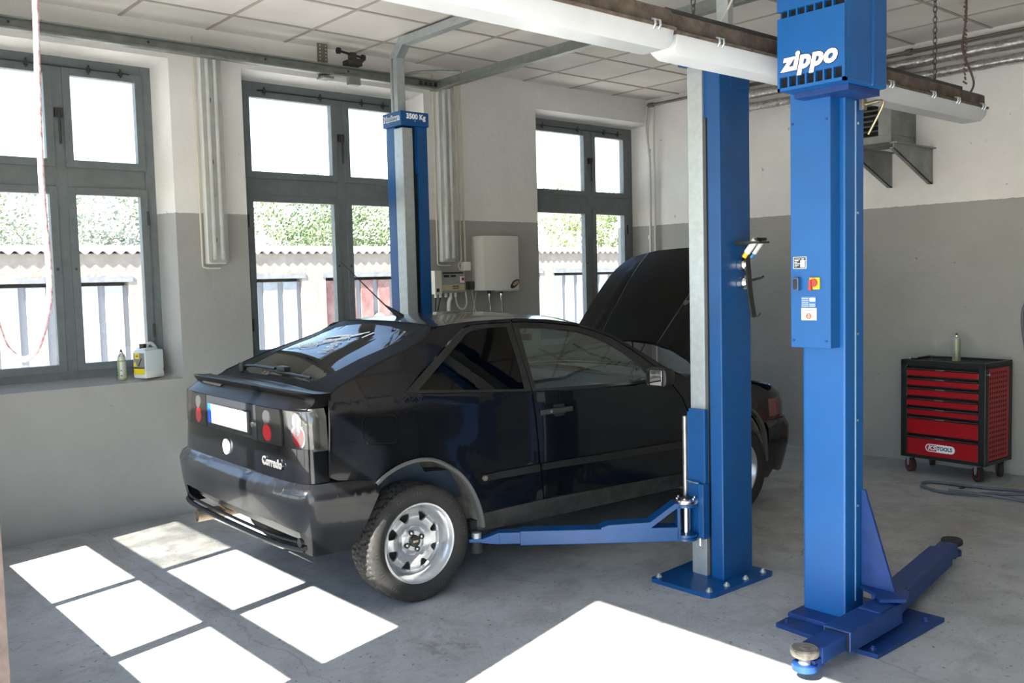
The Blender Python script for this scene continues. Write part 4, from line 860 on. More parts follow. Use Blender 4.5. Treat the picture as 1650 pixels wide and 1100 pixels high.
qframe = [(-.052, 1.08), (.06, 1.15), (.189, 1.226), (.33, 1.308), (.464, 1.378), (.52, 1.386), (.637, 1.39), (.783, 1.388), (.755, 1.2), (.731, 1.018), (.55, 1.031), (.32, 1.05), (.1, 1.068)]
qglass = [(.03, 1.087), (.168, 1.172), (.33, 1.27), (.46, 1.35), (.50, 1.362), (.62, 1.370), (.742, 1.370), (.72, 1.2), (.69, 1.035), (.35, 1.060)]
dframe = [(.791, 1.388), (.9, 1.384), (1.037, 1.373), (1.262, 1.344), (1.38, 1.308), (1.492, 1.262), (1.60, 1.19), (1.70, 1.11), (1.80, 1.03), (1.84, .985), (1.5, .988), (1.16, .998), (.738, 1.018), (.76, 1.2)]
dglass = [(.825, 1.362), (.92, 1.358), (1.022, 1.350), (1.246, 1.318), (1.36, 1.28), (1.451, 1.236), (1.54, 1.175), (1.61, 1.11), (1.665, 1.03), (1.655, 1.004), (1.4, 1.008), (1.162, 1.014), (.765, 1.030), (.79, 1.2)]
qpanel = [(.788, .41), (.759, .60), (.744, .846), (.726, 1.012), (.55, 1.027), (.32, 1.046), (.1, 1.064), (-.058, 1.078), (.055, 1.154), (.185, 1.231), (.325, 1.313), (.455, 1.383), (.52, 1.391), (.637, 1.394), (.787, 1.392), (.80, 1.409), (.534, 1.409), (.35, 1.397), (.25, 1.380), (.225, 1.366), (.18, 1.335), (.053, 1.291), (-.157, 1.227), (-.355, 1.148), (-.43, 1.116), (-.455, 1.10), (-.468, 1.04), (-.488, .83), (-.492, .72), (-.45, .70), (-.31, .685)]+archR+[(.362, .405)]
fuelp = [(-.306, .955), (-.302, .975), (-.286, .986), (-.15, .978), (-.132, .972), (-.126, .95), (-.130, .868), (-.135, .852), (-.15, .845), (-.275, .860), (-.297, .866), (-.304, .885)]
fuelo = [(y+(-.008 if y < -.21 else .008), z+(.008 if z > .92 else -.008)) for y, z in fuelp]
doorp = [(.800, .412), (.771, .601), (.756, .846), (.741, 1.010), (1.16, .990), (1.5, .980), (1.83, .977), (1.88, .93), (1.945, .86), (1.985, .78), (2.0, .68), (1.99, .55), (1.965, .45), (1.955, .385)]
fenderp = [(1.962, .385), (1.975, .45), (1.998, .55), (2.008, .68), (1.993, .78), (1.953, .86), (1.888, .93), (1.845, .975), (1.96, .992), (2.1, .985), (2.3, .958), (2.55, .915), (2.75, .865), (2.86, .82), (2.88, .70), (2.89, .61), (2.80, .60), (2.77, .585)]+archF[::-1][3:]
railband = [(.24, 1.390), (.35, 1.400), (.534, 1.410), (.831, 1.412), (1.054, 1.397), (1.278, 1.364), (1.504, 1.285), (1.671, 1.18), (1.838, 1.062), (2.0, .985), (1.96, .985), (1.85, .988), (1.805, 1.036), (1.705, 1.116), (1.605, 1.196), (1.496, 1.268), (1.384, 1.314), (1.264, 1.350), (1.037, 1.379), (.9, 1.390), (.80, 1.394), (.80, 1.408), (.534, 1.408)]
QGLASS = glassmat('tinted_side_glass', (.10, .10, .11)); DGLASS = glassmat('green_door_glass', (.84, .93, .91), gloss=.11); RGLASS = glassmat('dusty_rear_glass', (.16, .17, .18), dirt=.05); WGLASS = glassmat('windscreen_glass', (.75, .85, .83))
GAP = mat('panel_gap_black', (.002, .002, .002), .9)
for s, sn in ((1, 'right'), (-1, 'left')):
    f = side(s)
    panel('gap_backing', [[(.36, .42), (.75, .42), (2.0, .40), (2.0, .9), (1.84, .97), (.73, 1.0), (-.05, 1.06), (-.42, 1.09), (-.47, .72), (-.36, .71), (-.25, .76), (-.12, .80), (0, .81), (.15, .79), (.30, .68), (.37, .5)]], side(s, -.022, False), 0, .12, GAP, car, CE)  # added black sheet behind the panels, keeps light out of the gaps
    q = panel('quarter_panel', [qpanel, fuelo], f, .008, .045, PAINT, car, CE)
    panel('fuel_flap', [fuelp], side(s, .0015), .006, .05, PAINT, q, CE)
    panel('fuel_recess', [fuelo], side(s, -.008), 0, .05, GAP, q, CE)
    fr = panel('window_frame', [qframe, qglass], side(s, .002), .012, .05, TRIM, car, CE)
    panel('quarter_window', [qglass], side(s, -.004), .003, .08, QGLASS, fr, CE)
    d = panel('door', [doorp], f, .008, .06, PAINT, car, CE)
    fr = panel('door_window_frame', [dframe, dglass], side(s, .003), .014, .05, TRIM, d, CE)
    panel('door_window', [dglass], side(s, -.004), .003, .08, DGLASS, d, CE)
    panel('roof_pillar', [railband], f, .01, .06, PAINT, car, CE)
    panel('front_fender', [fenderp], f, .008, .05, PAINT, car, CE)
    # lip round the wheel arches
    for ar, nm in ((archR, 'arch_lip'), (archF, 'arch_lip')):
        pts = smoothpts([(y, z, 0) for y, z in ar], 3); b = B(); R = []
        for i, p in enumerate(pts):
            a = pts[max(i-1, 0)]; c = pts[min(i+1, len(pts)-1)]; t = (c-a).normalized(); n_ = Vector((t.y, -t.x, 0)) if ar is archR else Vector((t.y, -t.x, 0))
            cc = Vector((.0 if ar is archR else 2.43, .34, 0)); n_ = n_ if n_.dot(p-cc) < 0 else -n_
            row = []
            for dn, of in ((-.016, .012), (-.014, .0155), (.001, .0155), (.004, .012), (.004, -.025)):
                q_ = p+n_*dn; row.append(b.verts.new(side(s, of)(q_.x, q_.y)))
            R.append(row)
        for a, c in zip(R, R[1:]):
            for k in range(4): b.faces.new((a[k], a[k+1], c[k+1], c[k]))
        obj(nm, b, mat('lit_arch_edge', (.07, .07, .068), .5), car, smooth=60)  # lip coloured a lighter grey for the light it catches
    # wheel houses
    for yc, ar in ((.03, archR), (2.43, archF)):
        b = B(); n = 20; R = []
        for i in range(n+1):
            t = radians((-8 if yc < 1 else 8)+(176 if yc < 1 else 190)*i/n); y = yc+.375*cos(t); z = .36+.385*sin(t)
            R.append([b.verts.new((s*.80, y, z)), b.verts.new((s*.48, y, z-.01))])
        for a, c in zip(R, R[1:]): b.faces.new((a[0], a[1], c[1], c[0]))
        b.faces.new([r[1] for r in R]); obj('wheel_house', b, mat('dusty_wheel_house', (.10, .09, .075), .85, col2=(.26, .23, .19), vscale=7), car, smooth=30)
    # sill
    panel('sill', [[(.362, .40), (.79, .405), (1.955, .378), (2.03, .375), (2.02, .30), (1.9, .285), (.8, .292), (.40, .300), (.355, .31)]], lambda y, z, s=s: Vector((s*(SX(y, .42)+.002-(.40-z)*.25), y, z)), .01, .06, DUSTY, car, CE)
    b = B(); box(b, s*.70-.03, s*.70+.03, .36, 2.0, .285, .34); obj('sill_seam', b, DUSTY, car)
    # rubbing strips
    for a, c, par in ((.372, .755, q), (.773, 1.955, d)):
        pts = [(a, .577), (c, .572 if c < 1 else .548), (c, .612 if c < 1 else .592), (a, .612)]
        panel('rubbing_strip', [pts], side(s, .016), .014, .06, TRIM, par, CE)
        if a < .5:
            b = B(); p_ = side(s, .014)(.375, .594); cyl(b, p_-Vector((s*.01, 0, 0)), p_+Vector((s*.004, 0, 0)), .014, 10); obj('end_cap', b, mat('worn_grey_cap', (.12, .11, .09), .6), par)
    # door handle and mirror
    b = B(); P = [side(s, .0)(y, z) for y, z in ((.775, .90), (1.005, .893))]
    x = s*(SX(.9, .9)); box(b, min(x, x+s*.022), max(x, x+s*.022), .778, 1.008, .882, .912, .007); h = obj('door_handle', b, mat('grey_black_handle', (.025, .025, .025), .4), d, smooth=40)
    b = B(); cyl(b, (x+s*.020, .845, .898), (x+s*.025, .845, .898), .009, 14); obj('lock', b, STEEL, h)
    panel('handle_recess', [[(.87, .88), (.88, .93), (.96, .928), (.97, .878), (.95, .862), (.89, .862)]], side(s, .001), 0, .05, BLACKM, h, CE)
    mb = B(); mx_ = s*.945
    for k, (yy, sc) in enumerate(((1.575, .80), (1.585, 1.0), (1.62, 1.02), (1.67, .86), (1.70, .5))):
        ring = [(mx_+s*u*sc*.072, yy+.02*(u*.5), 1.03+v*sc*.058) for u, v in [(cos(t)*(abs(cos(t))**-.45 if abs(cos(t)) > .02 else 0)*1.0 if False else (abs(cos(t))**.5)*(1 if cos(t) > 0 else -1), (abs(sin(t))**.5)*(1 if sin(t) > 0 else -1)) for t in [2*pi*i/20 for i in range(20)]]]
        row = [mb.verts.new(p) for p in ring]
        if k: [mb.faces.new((pr_[i], pr_[(i+1) % 20], row[(i+1) % 20], row[i])) for i in range(20)]
        else: mb.faces.new(row[::-1])
        pr_ = row
    mb.faces.new(pr_); box(mb, min(s*.80, s*.90), max(s*.80, s*.90), 1.62, 1.69, .985, 1.01, .006)
    mi = obj('side_mirror', mb, PAINT if False else TRIM, d, smooth=50)
    b = B(); box(b, mx_-.058, mx_+.058, 1.569, 1.574, .985, 1.075, .002); obj('mirror_glass', b, mat('mirror_silver', (.85, .87, .88), .02, 1), d)

# ---- top surfaces
RY = [-.47, -.355, -.157, .053, .18, .24, .35, .5, .83, 1.054, 1.278, 1.504, 1.671, 1.838, 1.95, 2.1, 2.3, 2.55, 2.75, 2.9, 3.05, 3.2]
RZ = [1.10, 1.15, 1.227, 1.291, 1.340, 1.382, 1.400, 1.405, 1.41, 1.395, 1.362, 1.283, 1.178, 1.06, 1.0, .985, .955, .912, .862, .80, .745, .69]
CRY = [-.47, 0, .5, 1.1, 1.6, 2.0, 2.3, 3.2]; CRZ = [.022, .040, .035, .04, .065, .055, .04, .04]
def T(off=0):
    def f(u, y):
        rz = interp(y, RY, RZ); xr = SX(y, rz)+.001; zc = interp(y, CRY, CRZ)
        return Vector((u*xr, y, rz+zc*(1-abs(u)**2.2)+off))
    return f
CT = (0, .8, .5)
def rect(u0, u1, y0, y1, r=0, n=5):
    if not r: return [(u0, y0), (u1, y0), (u1, y1), (u0, y1)]
    o = []
    for cx, cy, a in ((u1-r, y0+r*.6, -90), (u1-r, y1-r*.6, 0), (u0+r, y1-r*.6, 90), (u0+r, y0+r*.6, 180)):
        for k in range(n+1): t = radians(a+90*k/n); o.append((cx+r*cos(t), cy+r*.6*sin(t)))
    return o
rf = panel('roof', [[(-1, .275), (-.5, .245), (0, .235), (.5, .245), (1, .275), (1, 1.22), (.5, 1.27), (0, 1.285), (-.5, 1.27), (-1, 1.22)]], T(), .008, .08, PAINT, car, CT)
HATP = mat('dull_black_hatch_paint', (.006, .006, .006), .5, spec=.12)
hatch = panel('hatch', [[(-1, -.46), (1, -.46), (1, .265), (.5, .238), (0, .228), (-.5, .238), (-1, .265)], [(-.60, -.42), (.60, -.42), (.665, -.38), (.72, -.25), (.765, -.02), (.785, .12), (.74, .185), (.4, .20), (0, .205), (-.4, .20), (-.74, .185), (-.785, .12), (-.765, -.02), (-.72, -.25), (-.665, -.38)]], T(), .012, .06, HATP, car, CT)
rw = panel('rear_window', [[(-.61, -.43), (.61, -.43), (.68, -.385), (.73, -.25), (.775, -.02), (.795, .125), (.75, .195), (.4, .21), (0, .215), (-.4, .21), (-.75, .195), (-.795, .125), (-.775, -.02), (-.73, -.25), (-.68, -.385)]], T(-.002), .003, .07, RGLASS, hatch, CT)
panel('windscreen', [[(-.93, 1.25), (-.5, 1.295), (0, 1.31), (.5, 1.295), (.93, 1.25), (.93, 1.6), (.94, 1.92), (.5, 1.99), (0, 2.01), (-.5, 1.99), (-.94, 1.92), (-.93, 1.6)]], T(-.002), .004, .08, WGLASS, car, CT)
panel('windscreen_surround', [[(-1, 1.225), (0, 1.29), (1, 1.225), (1, 1.98), (.5, 2.03), (0, 2.045), (-.5, 2.03), (-1, 1.98)], [(-.92, 1.26), (-.5, 1.30), (0, 1.315), (.5, 1.30), (.92, 1.26), (.92, 1.6), (.925, 1.90), (.5, 1.98), (0, 2.0), (-.5, 1.98), (-.925, 1.90), (-.92, 1.6)]], T(.002), .01, .08, TRIM, car, CT)
panel('scuttle', [[(-1, 1.985), (-.5, 2.035), (0, 2.05), (.5, 2.035), (1, 1.985), (1, 2.10), (-1, 2.10)]], T(-.012), .01, .08, BLACKM, car, CT)
# decal on the rear window
DEC = mat('pale_window_decal', (.85, .87, .88), .6)
def decal(polys, nm, lift=.0035):
    bm = B()
    for pts in polys:
        vs = [bm.verts.new(T(lift)(x/.60, y)) for x, y in pts]; bm.faces.new(vs)
    return obj(nm, bm, DEC, rw)
pl_ = []
rnd = random.Random(11)
def stroke(p, q, w0, w1):
    d = Vector((q[0]-p[0], q[1]-p[1])); n = Vector((-d.y, d.x)).normalized(); return [(p[0]-n.x*w0, p[1]-n.y*w0), (q[0]-n.x*w1, q[1]-n.y*w1), (q[0]+n.x*w1, q[1]+n.y*w1), (p[0]+n.x*w0, p[1]+n.y*w0)]
for i in range(30):
    t = i/29; cx = -.40+.42*t; cy = -.12+.16*t; pl_.append(stroke((cx, cy-.02-.05*sin(t*3)), (cx+.03+rnd.uniform(-.01, .02), cy+.02+.035*sin(t*5)), .0035, .0015)); pl_.append(stroke((cx, cy), (cx+.035, cy+rnd.uniform(-.03, .03)), .004, .002))
for k in range(22):
    a = 2*pi*k/22; a2 = 2*pi*(k+1)/22; ex, ey = -.19, -.10
    pl_.append([(ex+.09*cos(a), ey+.042*sin(a)), (ex+.09*cos(a2), ey+.042*sin(a2)), (ex+.08*cos(a2), ey+.035*sin(a2)), (ex+.08*cos(a), ey+.035*sin(a))])
pl_ += [stroke((ex-.05+.025*i, ey-.02), (ex-.04+.022*i, ey+.02), .004, .004) for i in range(5)]
pl_ += [stroke((-.22, .02), (-.02, .07), .018, .010), stroke((-.12, -.04), (.02, .04), .012, .012), stroke((-.05, .03), (.12, .12), .008, .008), stroke((.02, .055), (.09, .095), .016, .006)]
decal(pl_, 'decal')
# blocky ornamental glyph strokes (no readable word)
gl = []
for (cx, cy) in ((.075, -.125), (.05, -.085), (.025, -.045)):
    for a, c in (((-.035, -.014), (.035, -.006)), ((-.035, .012), (.03, .018)), ((-.03, -.014), (-.022, .014)), ((.0, -.01), (.006, .016)), ((.03, -.006), (.034, .018))): gl.append(stroke((cx+a[0], cy+a[1]), (cx+c[0], cy+c[1]), .004, .004))
gl += [stroke((.10, -.02), (.15, .03), .006, .002), stroke((.11, -.15), (.04, -.17), .005, .002), stroke((.15, .05), (.17, .12), .010, .010)]
decal(gl, 'decal', .004)
# wiper
b = B(); tube(b, [T(.03)(-.62/.8*.8, -.405), T(.035)(-.35, -.405), T(.028)(.0, -.40)], .009, 6); tube(b, [T(.018)(-.18, -.40), T(.02)(.62, -.405)], .007, 6); cyl(b, T(.0)(-.62, -.41), T(.05)(-.62, -.41), .022, 12); p_ = T(.03)(.12, -.39); box(b, p_.x-.05, p_.x+.05, p_.y-.02, p_.y+.02, p_.z-.02, p_.z+.012, .008)
obj('rear_wiper', b, BLACKM, hatch, smooth=50)
# antenna
b = B(); base = T(.0)(.12, .335); tip = Vector((.0, .02, 1.76)); dr = (tip-base); tube(b, [base+Vector((0, .03, -.005)), base+Vector((0, .0, .02)), base+dr*.22, base+dr], [.024, .015, .0045, .0022], 8); obj('antenna', b, BLACKM, rf, smooth=60)

for s in (1, -1):
    b = B(); P = [Vector((s*(SX(y, z)+.0035), y, z)) for y, z in [(-.49, .72), (-.487, .83), (-.478, .95), (-.462, 1.06), (-.45, 1.098), (-.40, 1.134), (-.25, 1.193), (-.157, 1.229), (-.05, 1.261), (.053, 1.293), (.12, 1.315), (.18, 1.339), (.222, 1.364), (.232, 1.378)]]
    P.append(T(.002)(s*.93, .272)); P.append(T(.002)(s*.6, .243)); P.append(T(.002)(s*.3, .233)); P.append(T(.002)(0, .231)); tube(b, P, .004, 6); obj('hatch_seam', b, GAP, car)
# ---- tail: superellipse plan
def tail(d, n=4.5, y0=-.49, w_=None, off=lambda z: 0, sgn=-1):
    def f(s_, z):
        # s_ in [-1.0, 1.0]: plan angle parameter, equalised
        w = (w_ or SX(y0, z)); a = (1-abs(s_))*pi/2; e = 2/n
        # parametrise by x: x from 0..w through flat part then side
        ca, sa = cos(a), sin(a)
        x = w*(ca**e if ca > 1e-6 else 0); yy = d*(sa**e if sa > 1e-6 else 0)
        o = off(z); k = (ca**(2-e) if ca > 0 else 0); l = (sa**(2-e) if sa > 0 else 0); nn = math.hypot(k/w, l/d) or 1
        xs_ = (1 if s_ > 0 else -1)*(x+o*(k/w)/nn)
        return Vector((xs_, y0+sgn*(yy+o*(l/d)/nn)-(.03*(.8-xs_)*min(1, yy/.08) if sgn < 0 else 0), z))
    return f
def s_of_x(x, w, n=4.5):      # parameter for a given |x| on the flat part
    a = math.acos(min(1, (abs(x)/w)**(n/2))); v = 1-a/(pi/2); return v if x > 0 else -v
WT = .80
def sx_(x): return s_of_x(x, WT)
CB = (0, .3, .8)
# lower tail panel with crease
tp = panel('tail_panel', [[(-1, .70), (1, .70), (1, .86), (-1, .86)]], tail(.157, off=lambda z: (z-.70)*-.05), .01, .05, PAINT, car, CB)
ZB, ZT = .862, 1.038
dTail = .150
panel('tail_recess', [[(-1, .85), (1, .85), (1, 1.05), (-1, 1.05)]], tail(dTail-.02), 0, .05, BLACKM, car, CB)
pp = panel('plate_panel', [[(sx_(-.335), ZB), (sx_(.335), ZB), (sx_(.335), ZT), (sx_(-.335), ZT)]], tail(dTail), .01, .05, mat('charcoal_plate_panel', (.02, .022, .026), .4), car, CB)
def ty(x): return -.49-dTail*(1-(abs(x)/WT)**4.5)**(1/4.5)-.03*(.8-x)
# number plate
b = B(); Y0_ = ty(0); box(b, -.268, .268, -.016, .015, .880, 1.005, .008); lp = obj('license_plate_frame', b, BLACKM, pp, smooth=40); lp.location = (0, Y0_, 0); lp.rotation_euler = (0, 0, math.atan(.03))
yp = -.0165
obj('license_plate', box(B(), -.255, .255, yp-.002, yp, .896, .999), mat('plate_white', (.85, .86, .86), .4), lp)
obj('blue_band', box(B(), -.255, -.212, yp-.003, yp-.001, .896, .999), mat('plate_blue', (.01, .10, .60), .4), lp)
b = B(); yl = ty(.295); cyl(b, (.295, yl+.01, .94), (.295, yl-.010, .94), .014, 16); obj('hatch_lock', b, STEEL, pp, smooth=40)
LB = mat('smoked_lamp_housing', (.008, .008, .008), .3, coat=.25); LR = mat('red_lamp_lens', (.38, .004, .010), .15, coat=1); LC = mat('clear_lamp_reflector', (.20, .20, .22), .15, .8, coat=.6); LCV = glassmat('clear_lamp_lens', (.9, .9, .9)); LCHR = mat('chrome_ring', (.45, .45, .45), .1, 1)
def ell(cx, cz, rx, rz, n=18): return [(cx+rx*cos(2*pi*i/n), cz+rz*sin(2*pi*i/n)) for i in range(n)]
for s in (1, -1):
    a, c = sorted((sx_(s*.345), sx_(s*.600))); lab = None
    il = panel('inner_tail_lamp', [[(a, ZB), (c, ZB), (c, ZT), (a, ZT)]], tail(dTail), .012, .05, LB, car, CB)
    m_ = (sx_(s*.46)); panel('red_lens', [ell(m_, .915, abs(sx_(s*.50)-m_), .042)], tail(dTail, off=lambda z: .004), .004, .02, LR, il, CB)
    panel('clear_lens', [ell(m_, .990, abs(sx_(s*.495)-m_), .036)], tail(dTail, off=lambda z: .004), .004, .02, LC, il, CB)
    s1, s2 = sx_(s*.610), s*.97
    a, c = sorted((s1, s2)); ol = panel('tail_lamp', [[(a, ZB), (c, ZB), (c, ZT), (a, ZT)]], tail(dTail-.012), .012, .03, mat('silver_lamp_bowl', (.03, .03, .029), .3, .3), car, CB)
    m_ = s1+(s2-s1)*.40; rr_ = abs(s2-s1)*.17
    panel('chrome_ring', [ell(m_, .918, rr_*1.25, .056), ell(m_, .918, rr_, .048)], tail(dTail-.004), .006, .02, LCHR, ol, CB)
    panel('red_lens', [ell(m_, .918, rr_, .048)], tail(dTail-.005), .004, .02, LR, ol, CB)
    panel('clear_lens', [ell(m_+(s1-s2)*.03, .99, rr_*.8, .042)], tail(dTail-.005), .004, .02, LC, ol, CB)
    panel('reflector', [ell(m_, .95, rr_*.45, .028)], tail(dTail-.002), .002, .02, LC, ol, CB)
    panel('outer_lens', [[(a, ZB), (c, ZB), (c, ZT), (a, ZT)]], tail(dTail, off=lambda z: .002), .002, .03, LCV, ol, CB)
# emblem and badge
ex, ez = -.045, .785; ey = -.49-.157*(1-(abs(ex)/WT)**4.5)**(1/4.5)-.03*(.8-ex)-.003
b = B(); cyl(b, (ex, ey+.006, ez), (ex, ey-.003, ez), .042, 28); em = obj('emblem', b, WHITED, tp, smooth=40)
b = B(); yy = ey-.0045
for p, q in (((-.022, .024), (-.006, -.002)), ((-.006, -.002), (.006, .012)), ((.006, .012), (.02, .022)), ((-.024, -.006), (-.012, -.026)), ((-.012, -.026), (.0, -.008)), ((.004, -.010), (.014, -.026)), ((.014, -.026), (.024, -.004)), ((-.03, .012), (-.024, .018))):
    d_ = Vector((q[0]-p[0], 0, q[1]-p[1])); n_ = Vector((-d_.z, 0, d_.x)).normalized()*.003; P0 = Vector((ex+p[0], yy, ez+p[1])); P1 = Vector((ex+q[0], yy, ez+q[1]))
    b.faces.new([b.verts.new(v) for v in (P0-n_, P1-n_, P1+n_, P0+n_)])
obj('emblem_mark', b, BLACKM, em)
by_ = -.49-.157*(1-(.52/WT)**4.5)**(1/4.5)-.03*.28-.003
text('badge', 'Corrado', .058, mat('badge_chrome_rim', (.30, .30, .30), .3, .6), tp, (.50, by_, .772), (1, .04, 0), (0, 0, 1), bold=.0022, ext=.002, sx=1.05)
text('badge_face', 'Corrado', .058, mat('badge_dark_face', (.06, .06, .06), .4), tp, (.50, by_-.0025, .772), (1, .04, 0), (0, 0, 1), bold=-.001, ext=.0005, sx=1.05, space=1.0)
# ---- spoiler
def doff(z): return interp(z, [1.035, 1.055, 1.07, 1.085, 1.10, 1.106], [.0, -.018, -.034, -.05, -.066, -.08])
tz_ = tail(.147, off=doff)
b = B(); R = []; N = 60
for i in range(N+1):
    s_ = -1+2*i/N; row = [b.verts.new(tz_(s_, z)) for z in (1.040, 1.055, 1.07, 1.082, 1.09, 1.10, 1.106)]
    e_ = row[-1].co.copy(); top_ = T()(max(-.999, min(.999, e_.x/(SX(-.455, 1.1)))), -.458)
    for k in (1, 2, 3, 4): t_ = k/4; q_ = e_.lerp(top_, t_); q_.z += .004*sin(pi*t_); row.append(b.verts.new(q_))
    R.append(row)
for a, c in zip(R, R[1:]):
    for k in range(len(a)-1): b.faces.new((a[k], a[k+1], c[k+1], c[k]))
HED = mat('worn_hatch_paint', (.002, .002, .002), .36, coat=.06, spec=.15)
obj('hatch_edge', b, HED, hatch, smooth=50)
b = B(); R = []; N = 40
for i in range(N+1):
    x = -.745+1.49*i/N; k = abs(x)/.745; yb = -.49-.150*(max(0, 1-(abs(x)/.80)**4.5))**(1/4.5)-.03*(.8-x)
    e = 1-.9*max(0, (k-.80)/.20)**2.2; zc = 1.108+.008*(1-k*k)
    lip = .030*e; h = .5+.5*e
    sec = [(yb+.16, zc+.008), (yb+.11, zc+.014*h), (yb+.085-lip*.4, zc+.019*h), (yb+.075-lip, zc+.021*h), (yb+.070-lip, zc+.013*h), (yb+.077-lip, zc-.002), (yb+.076-lip*.2, zc-.024), (yb+.060, zc-.046), (yb+.03, zc-.062), (yb+.16, zc-.05)]
    R.append([b.verts.new((x, yy, zz)) for yy, zz in sec])
for a, c in zip(R, R[1:]):
    for k in range(len(sec)-1): b.faces.new((a[k], a[k+1], c[k+1], c[k]))
    b.faces.new((a[-1], a[0], c[0], c[-1]))
b.faces.new(R[0]); b.faces.new(R[-1][::-1]); sp = obj('spoiler', b, HED, hatch, smooth=50)
b = B(); yy = -.60
for xx in ((-.52, -.22),): prism(b, [(xx[0], 1.100), (xx[1], 1.100), (xx[1]-.02, 1.088), (xx[0]+.02, 1.088)], XZ, yy-.022, yy-.012)
obj('spoiler_slot', b, BLACKM, sp)
# ---- rear bumper
def boff(z): return interp(z, [.34, .40, .50, .60, .645, .662, .68, .70, .715], [-.045, -.034, -.016, -.004, .0, -.003, -.02, -.045, -.08])
bf0 = tail(.215, n=4, y0=-.49, w_=.832, off=boff)
def bf(s_, z):
    if abs(s_) <= 1: return bf0(s_, z)
    y = -.49+(abs(s_)-1)*.5; return Vector(((1 if s_ > 0 else -1)*(.832+boff(z)+.012*min(1, (abs(s_)-1)*2.2)), y, z))
pr = [(-1.50, .665), (-1.46, .60), (-1.35, .48), (-1.27, .40), (-1.18, .355), (-1.0, .352), (-.80, .352), (-.66, .365), (-.64, .40), (-.62, .47), (-.3, .50), (.3, .50), (.62, .47), (.64, .40), (.66, .365), (.80, .352), (1.0, .352), (1.18, .355), (1.27, .40), (1.35, .48), (1.46, .60), (1.50, .665), (1.46, .69), (1.2, .705), (1.0, .712), (.8, .714), (0, .714), (-.8, .714), (-1.0, .712), (-1.2, .705), (-1.46, .69)]
bp_ = panel('rear_bumper', [pr], bf, .012, .035, mat('satin_black_bumper', (.005, .0055, .007), .24, coat=.28, spec=.25, col2=(.008, .0085, .010), vscale=3), car, (0, -.1, .55), dens=.05)
vf = tail(.15, n=5, y0=-.49, w_=.80)
panel('valance', [[(-.70, .40), (.70, .40), (.70, .52), (-.70, .52)]], lambda s_, z: vf(s_, z)+Vector((0, (.52-z)*.55, 0)), .01, .04, mat('scuffed_valance', (.03, .03, .032), .35, var=.4, vscale=20), bp_, (0, 0, .5))
b = B(); P = [bf0(t*.64/20, .40)+Vector((0, .005, -.005)) for t in range(-20, 21)]; P = [Vector((p.x, p.y+.0, .385)) for p in P]; tube(b, P, .014, 8); tube(b, [p+Vector((0, .01, .03)) for p in P], .008, 8); obj('valance_lip', b, BLACKM, bp_, smooth=50)
b = B(); p_ = bf0(.60, .42); cyl(b, (p_.x, p_.y+.05, .42), (p_.x, p_.y-.005, .42), .022, 16); cyl(b, (p_.x-.03, p_.y+.01, .395), (p_.x+.03, p_.y+.01, .395), .012, 10); obj('tow_eye', b, BLACKM, bp_, smooth=40)
b = B(); lathe(b, [(.012, 0), (.012, .5), (.028, .5), (.033, .52), (.036, .82), (.036, .825), (.031, .825), (.031, .60)], basis((-.42, .10, .362), (1, 0, 0), (0, 0, -1), (0, -1, -.02)), 20, cap=False); obj('exhaust_pipe', b, mat('rusty_exhaust', (.22, .13, .08), .45, .7, col2=(.45, .38, .30), vscale=14), car, smooth=40)
# rear closing walls, floor and underbody
obj('underbody', box(B(), -.70, .70, .42, 2.0, .30, .34), DUSTY, car)
obj('boot_floor', box(B(), -.47, .47, -.55, .45, .42, .46), INNER, car)
obj('rear_beam', box(B(), -.60, .60, -.62, -.56, .50, .85), INNER, car)
b = B(); tube(b, [(-.6, 0, .30), (.6, 0, .30)], .035, 8); tube(b, [(-.42, -.2, .40), (-.42, .9, .36), (-.1, 1.5, .33)], .03, 8); each('axle', b, DUSTY, car)
# ---- nose
def noff(z): return interp(z, [.20, .30, .45, .58, .60, .70, .80, .86], [-.06, -.03, .0, .0, -.03, -.03, -.06, -.16])
nf0 = tail(.49, n=3.1, y0=2.86, w_=.792, off=noff, sgn=1)
nb = tail(.50, n=3.2, y0=2.86, w_=.80, off=noff, sgn=1)
panel('front_bumper', [[(-1, .60), (1, .60), (1, .42), (1, .26), (.85, .22), (0, .20), (-.85, .22), (-1, .26), (-1, .42)]], nb, .012, .05, mat('satin_black_bumper', (0, 0, 0)), car, (0, 2.6, .5))
panel('nose_panel', [[(-1, .605), (1, .605), (1, .80), (.7, .825), (0, .83), (-.7, .825), (-1, .80)]], nf0, .012, .05, PAINT, car, (0, 2.6, .7))
for s in (1, -1):
    a, c = sorted((s*.55, s*.88)); hl = panel('headlamp', [[(a, .63), (c, .63), (c, .75), (a, .75)]], tail(.49, n=3.1, y0=2.86, w_=.792, off=lambda z: noff(z)+.003, sgn=1), .004, .04, LC, car, (0, 2.6, .7))
    a, c = sorted((s*.89, s*.985)); panel('turn_signal', [[(a, .63), (c, .63), (c, .75), (a, .75)]], tail(.49, n=3.1, y0=2.86, w_=.792, off=lambda z: noff(z)+.003, sgn=1), .004, .04, mat('dark_red_lens', (.16, .01, .01), .2, coat=1), car, (0, 2.6, .7))
b = B(); prism(b, [(.74, .30), (.80, .36), (.80, .26), (.76, .20)], XZ, 2.80, 2.90); obj('bumper_end', b, BLACKM, car)
# engine bay
b = B(); box(b, -.55, .55, 2.12, 2.95, .30, .80, .03); box(b, -.35, .25, 2.3, 2.8, .80, .90, .03); box(b, .35, .55, 2.2, 2.45, .8, .93, .02); obj('engine', b, mat('dirty_engine', (.05, .05, .05), .7, var=.5, vscale=15), car)
obj('bulkhead', box(B(), -.72, .72, 2.02, 2.08, .45, .96), INNER, car)
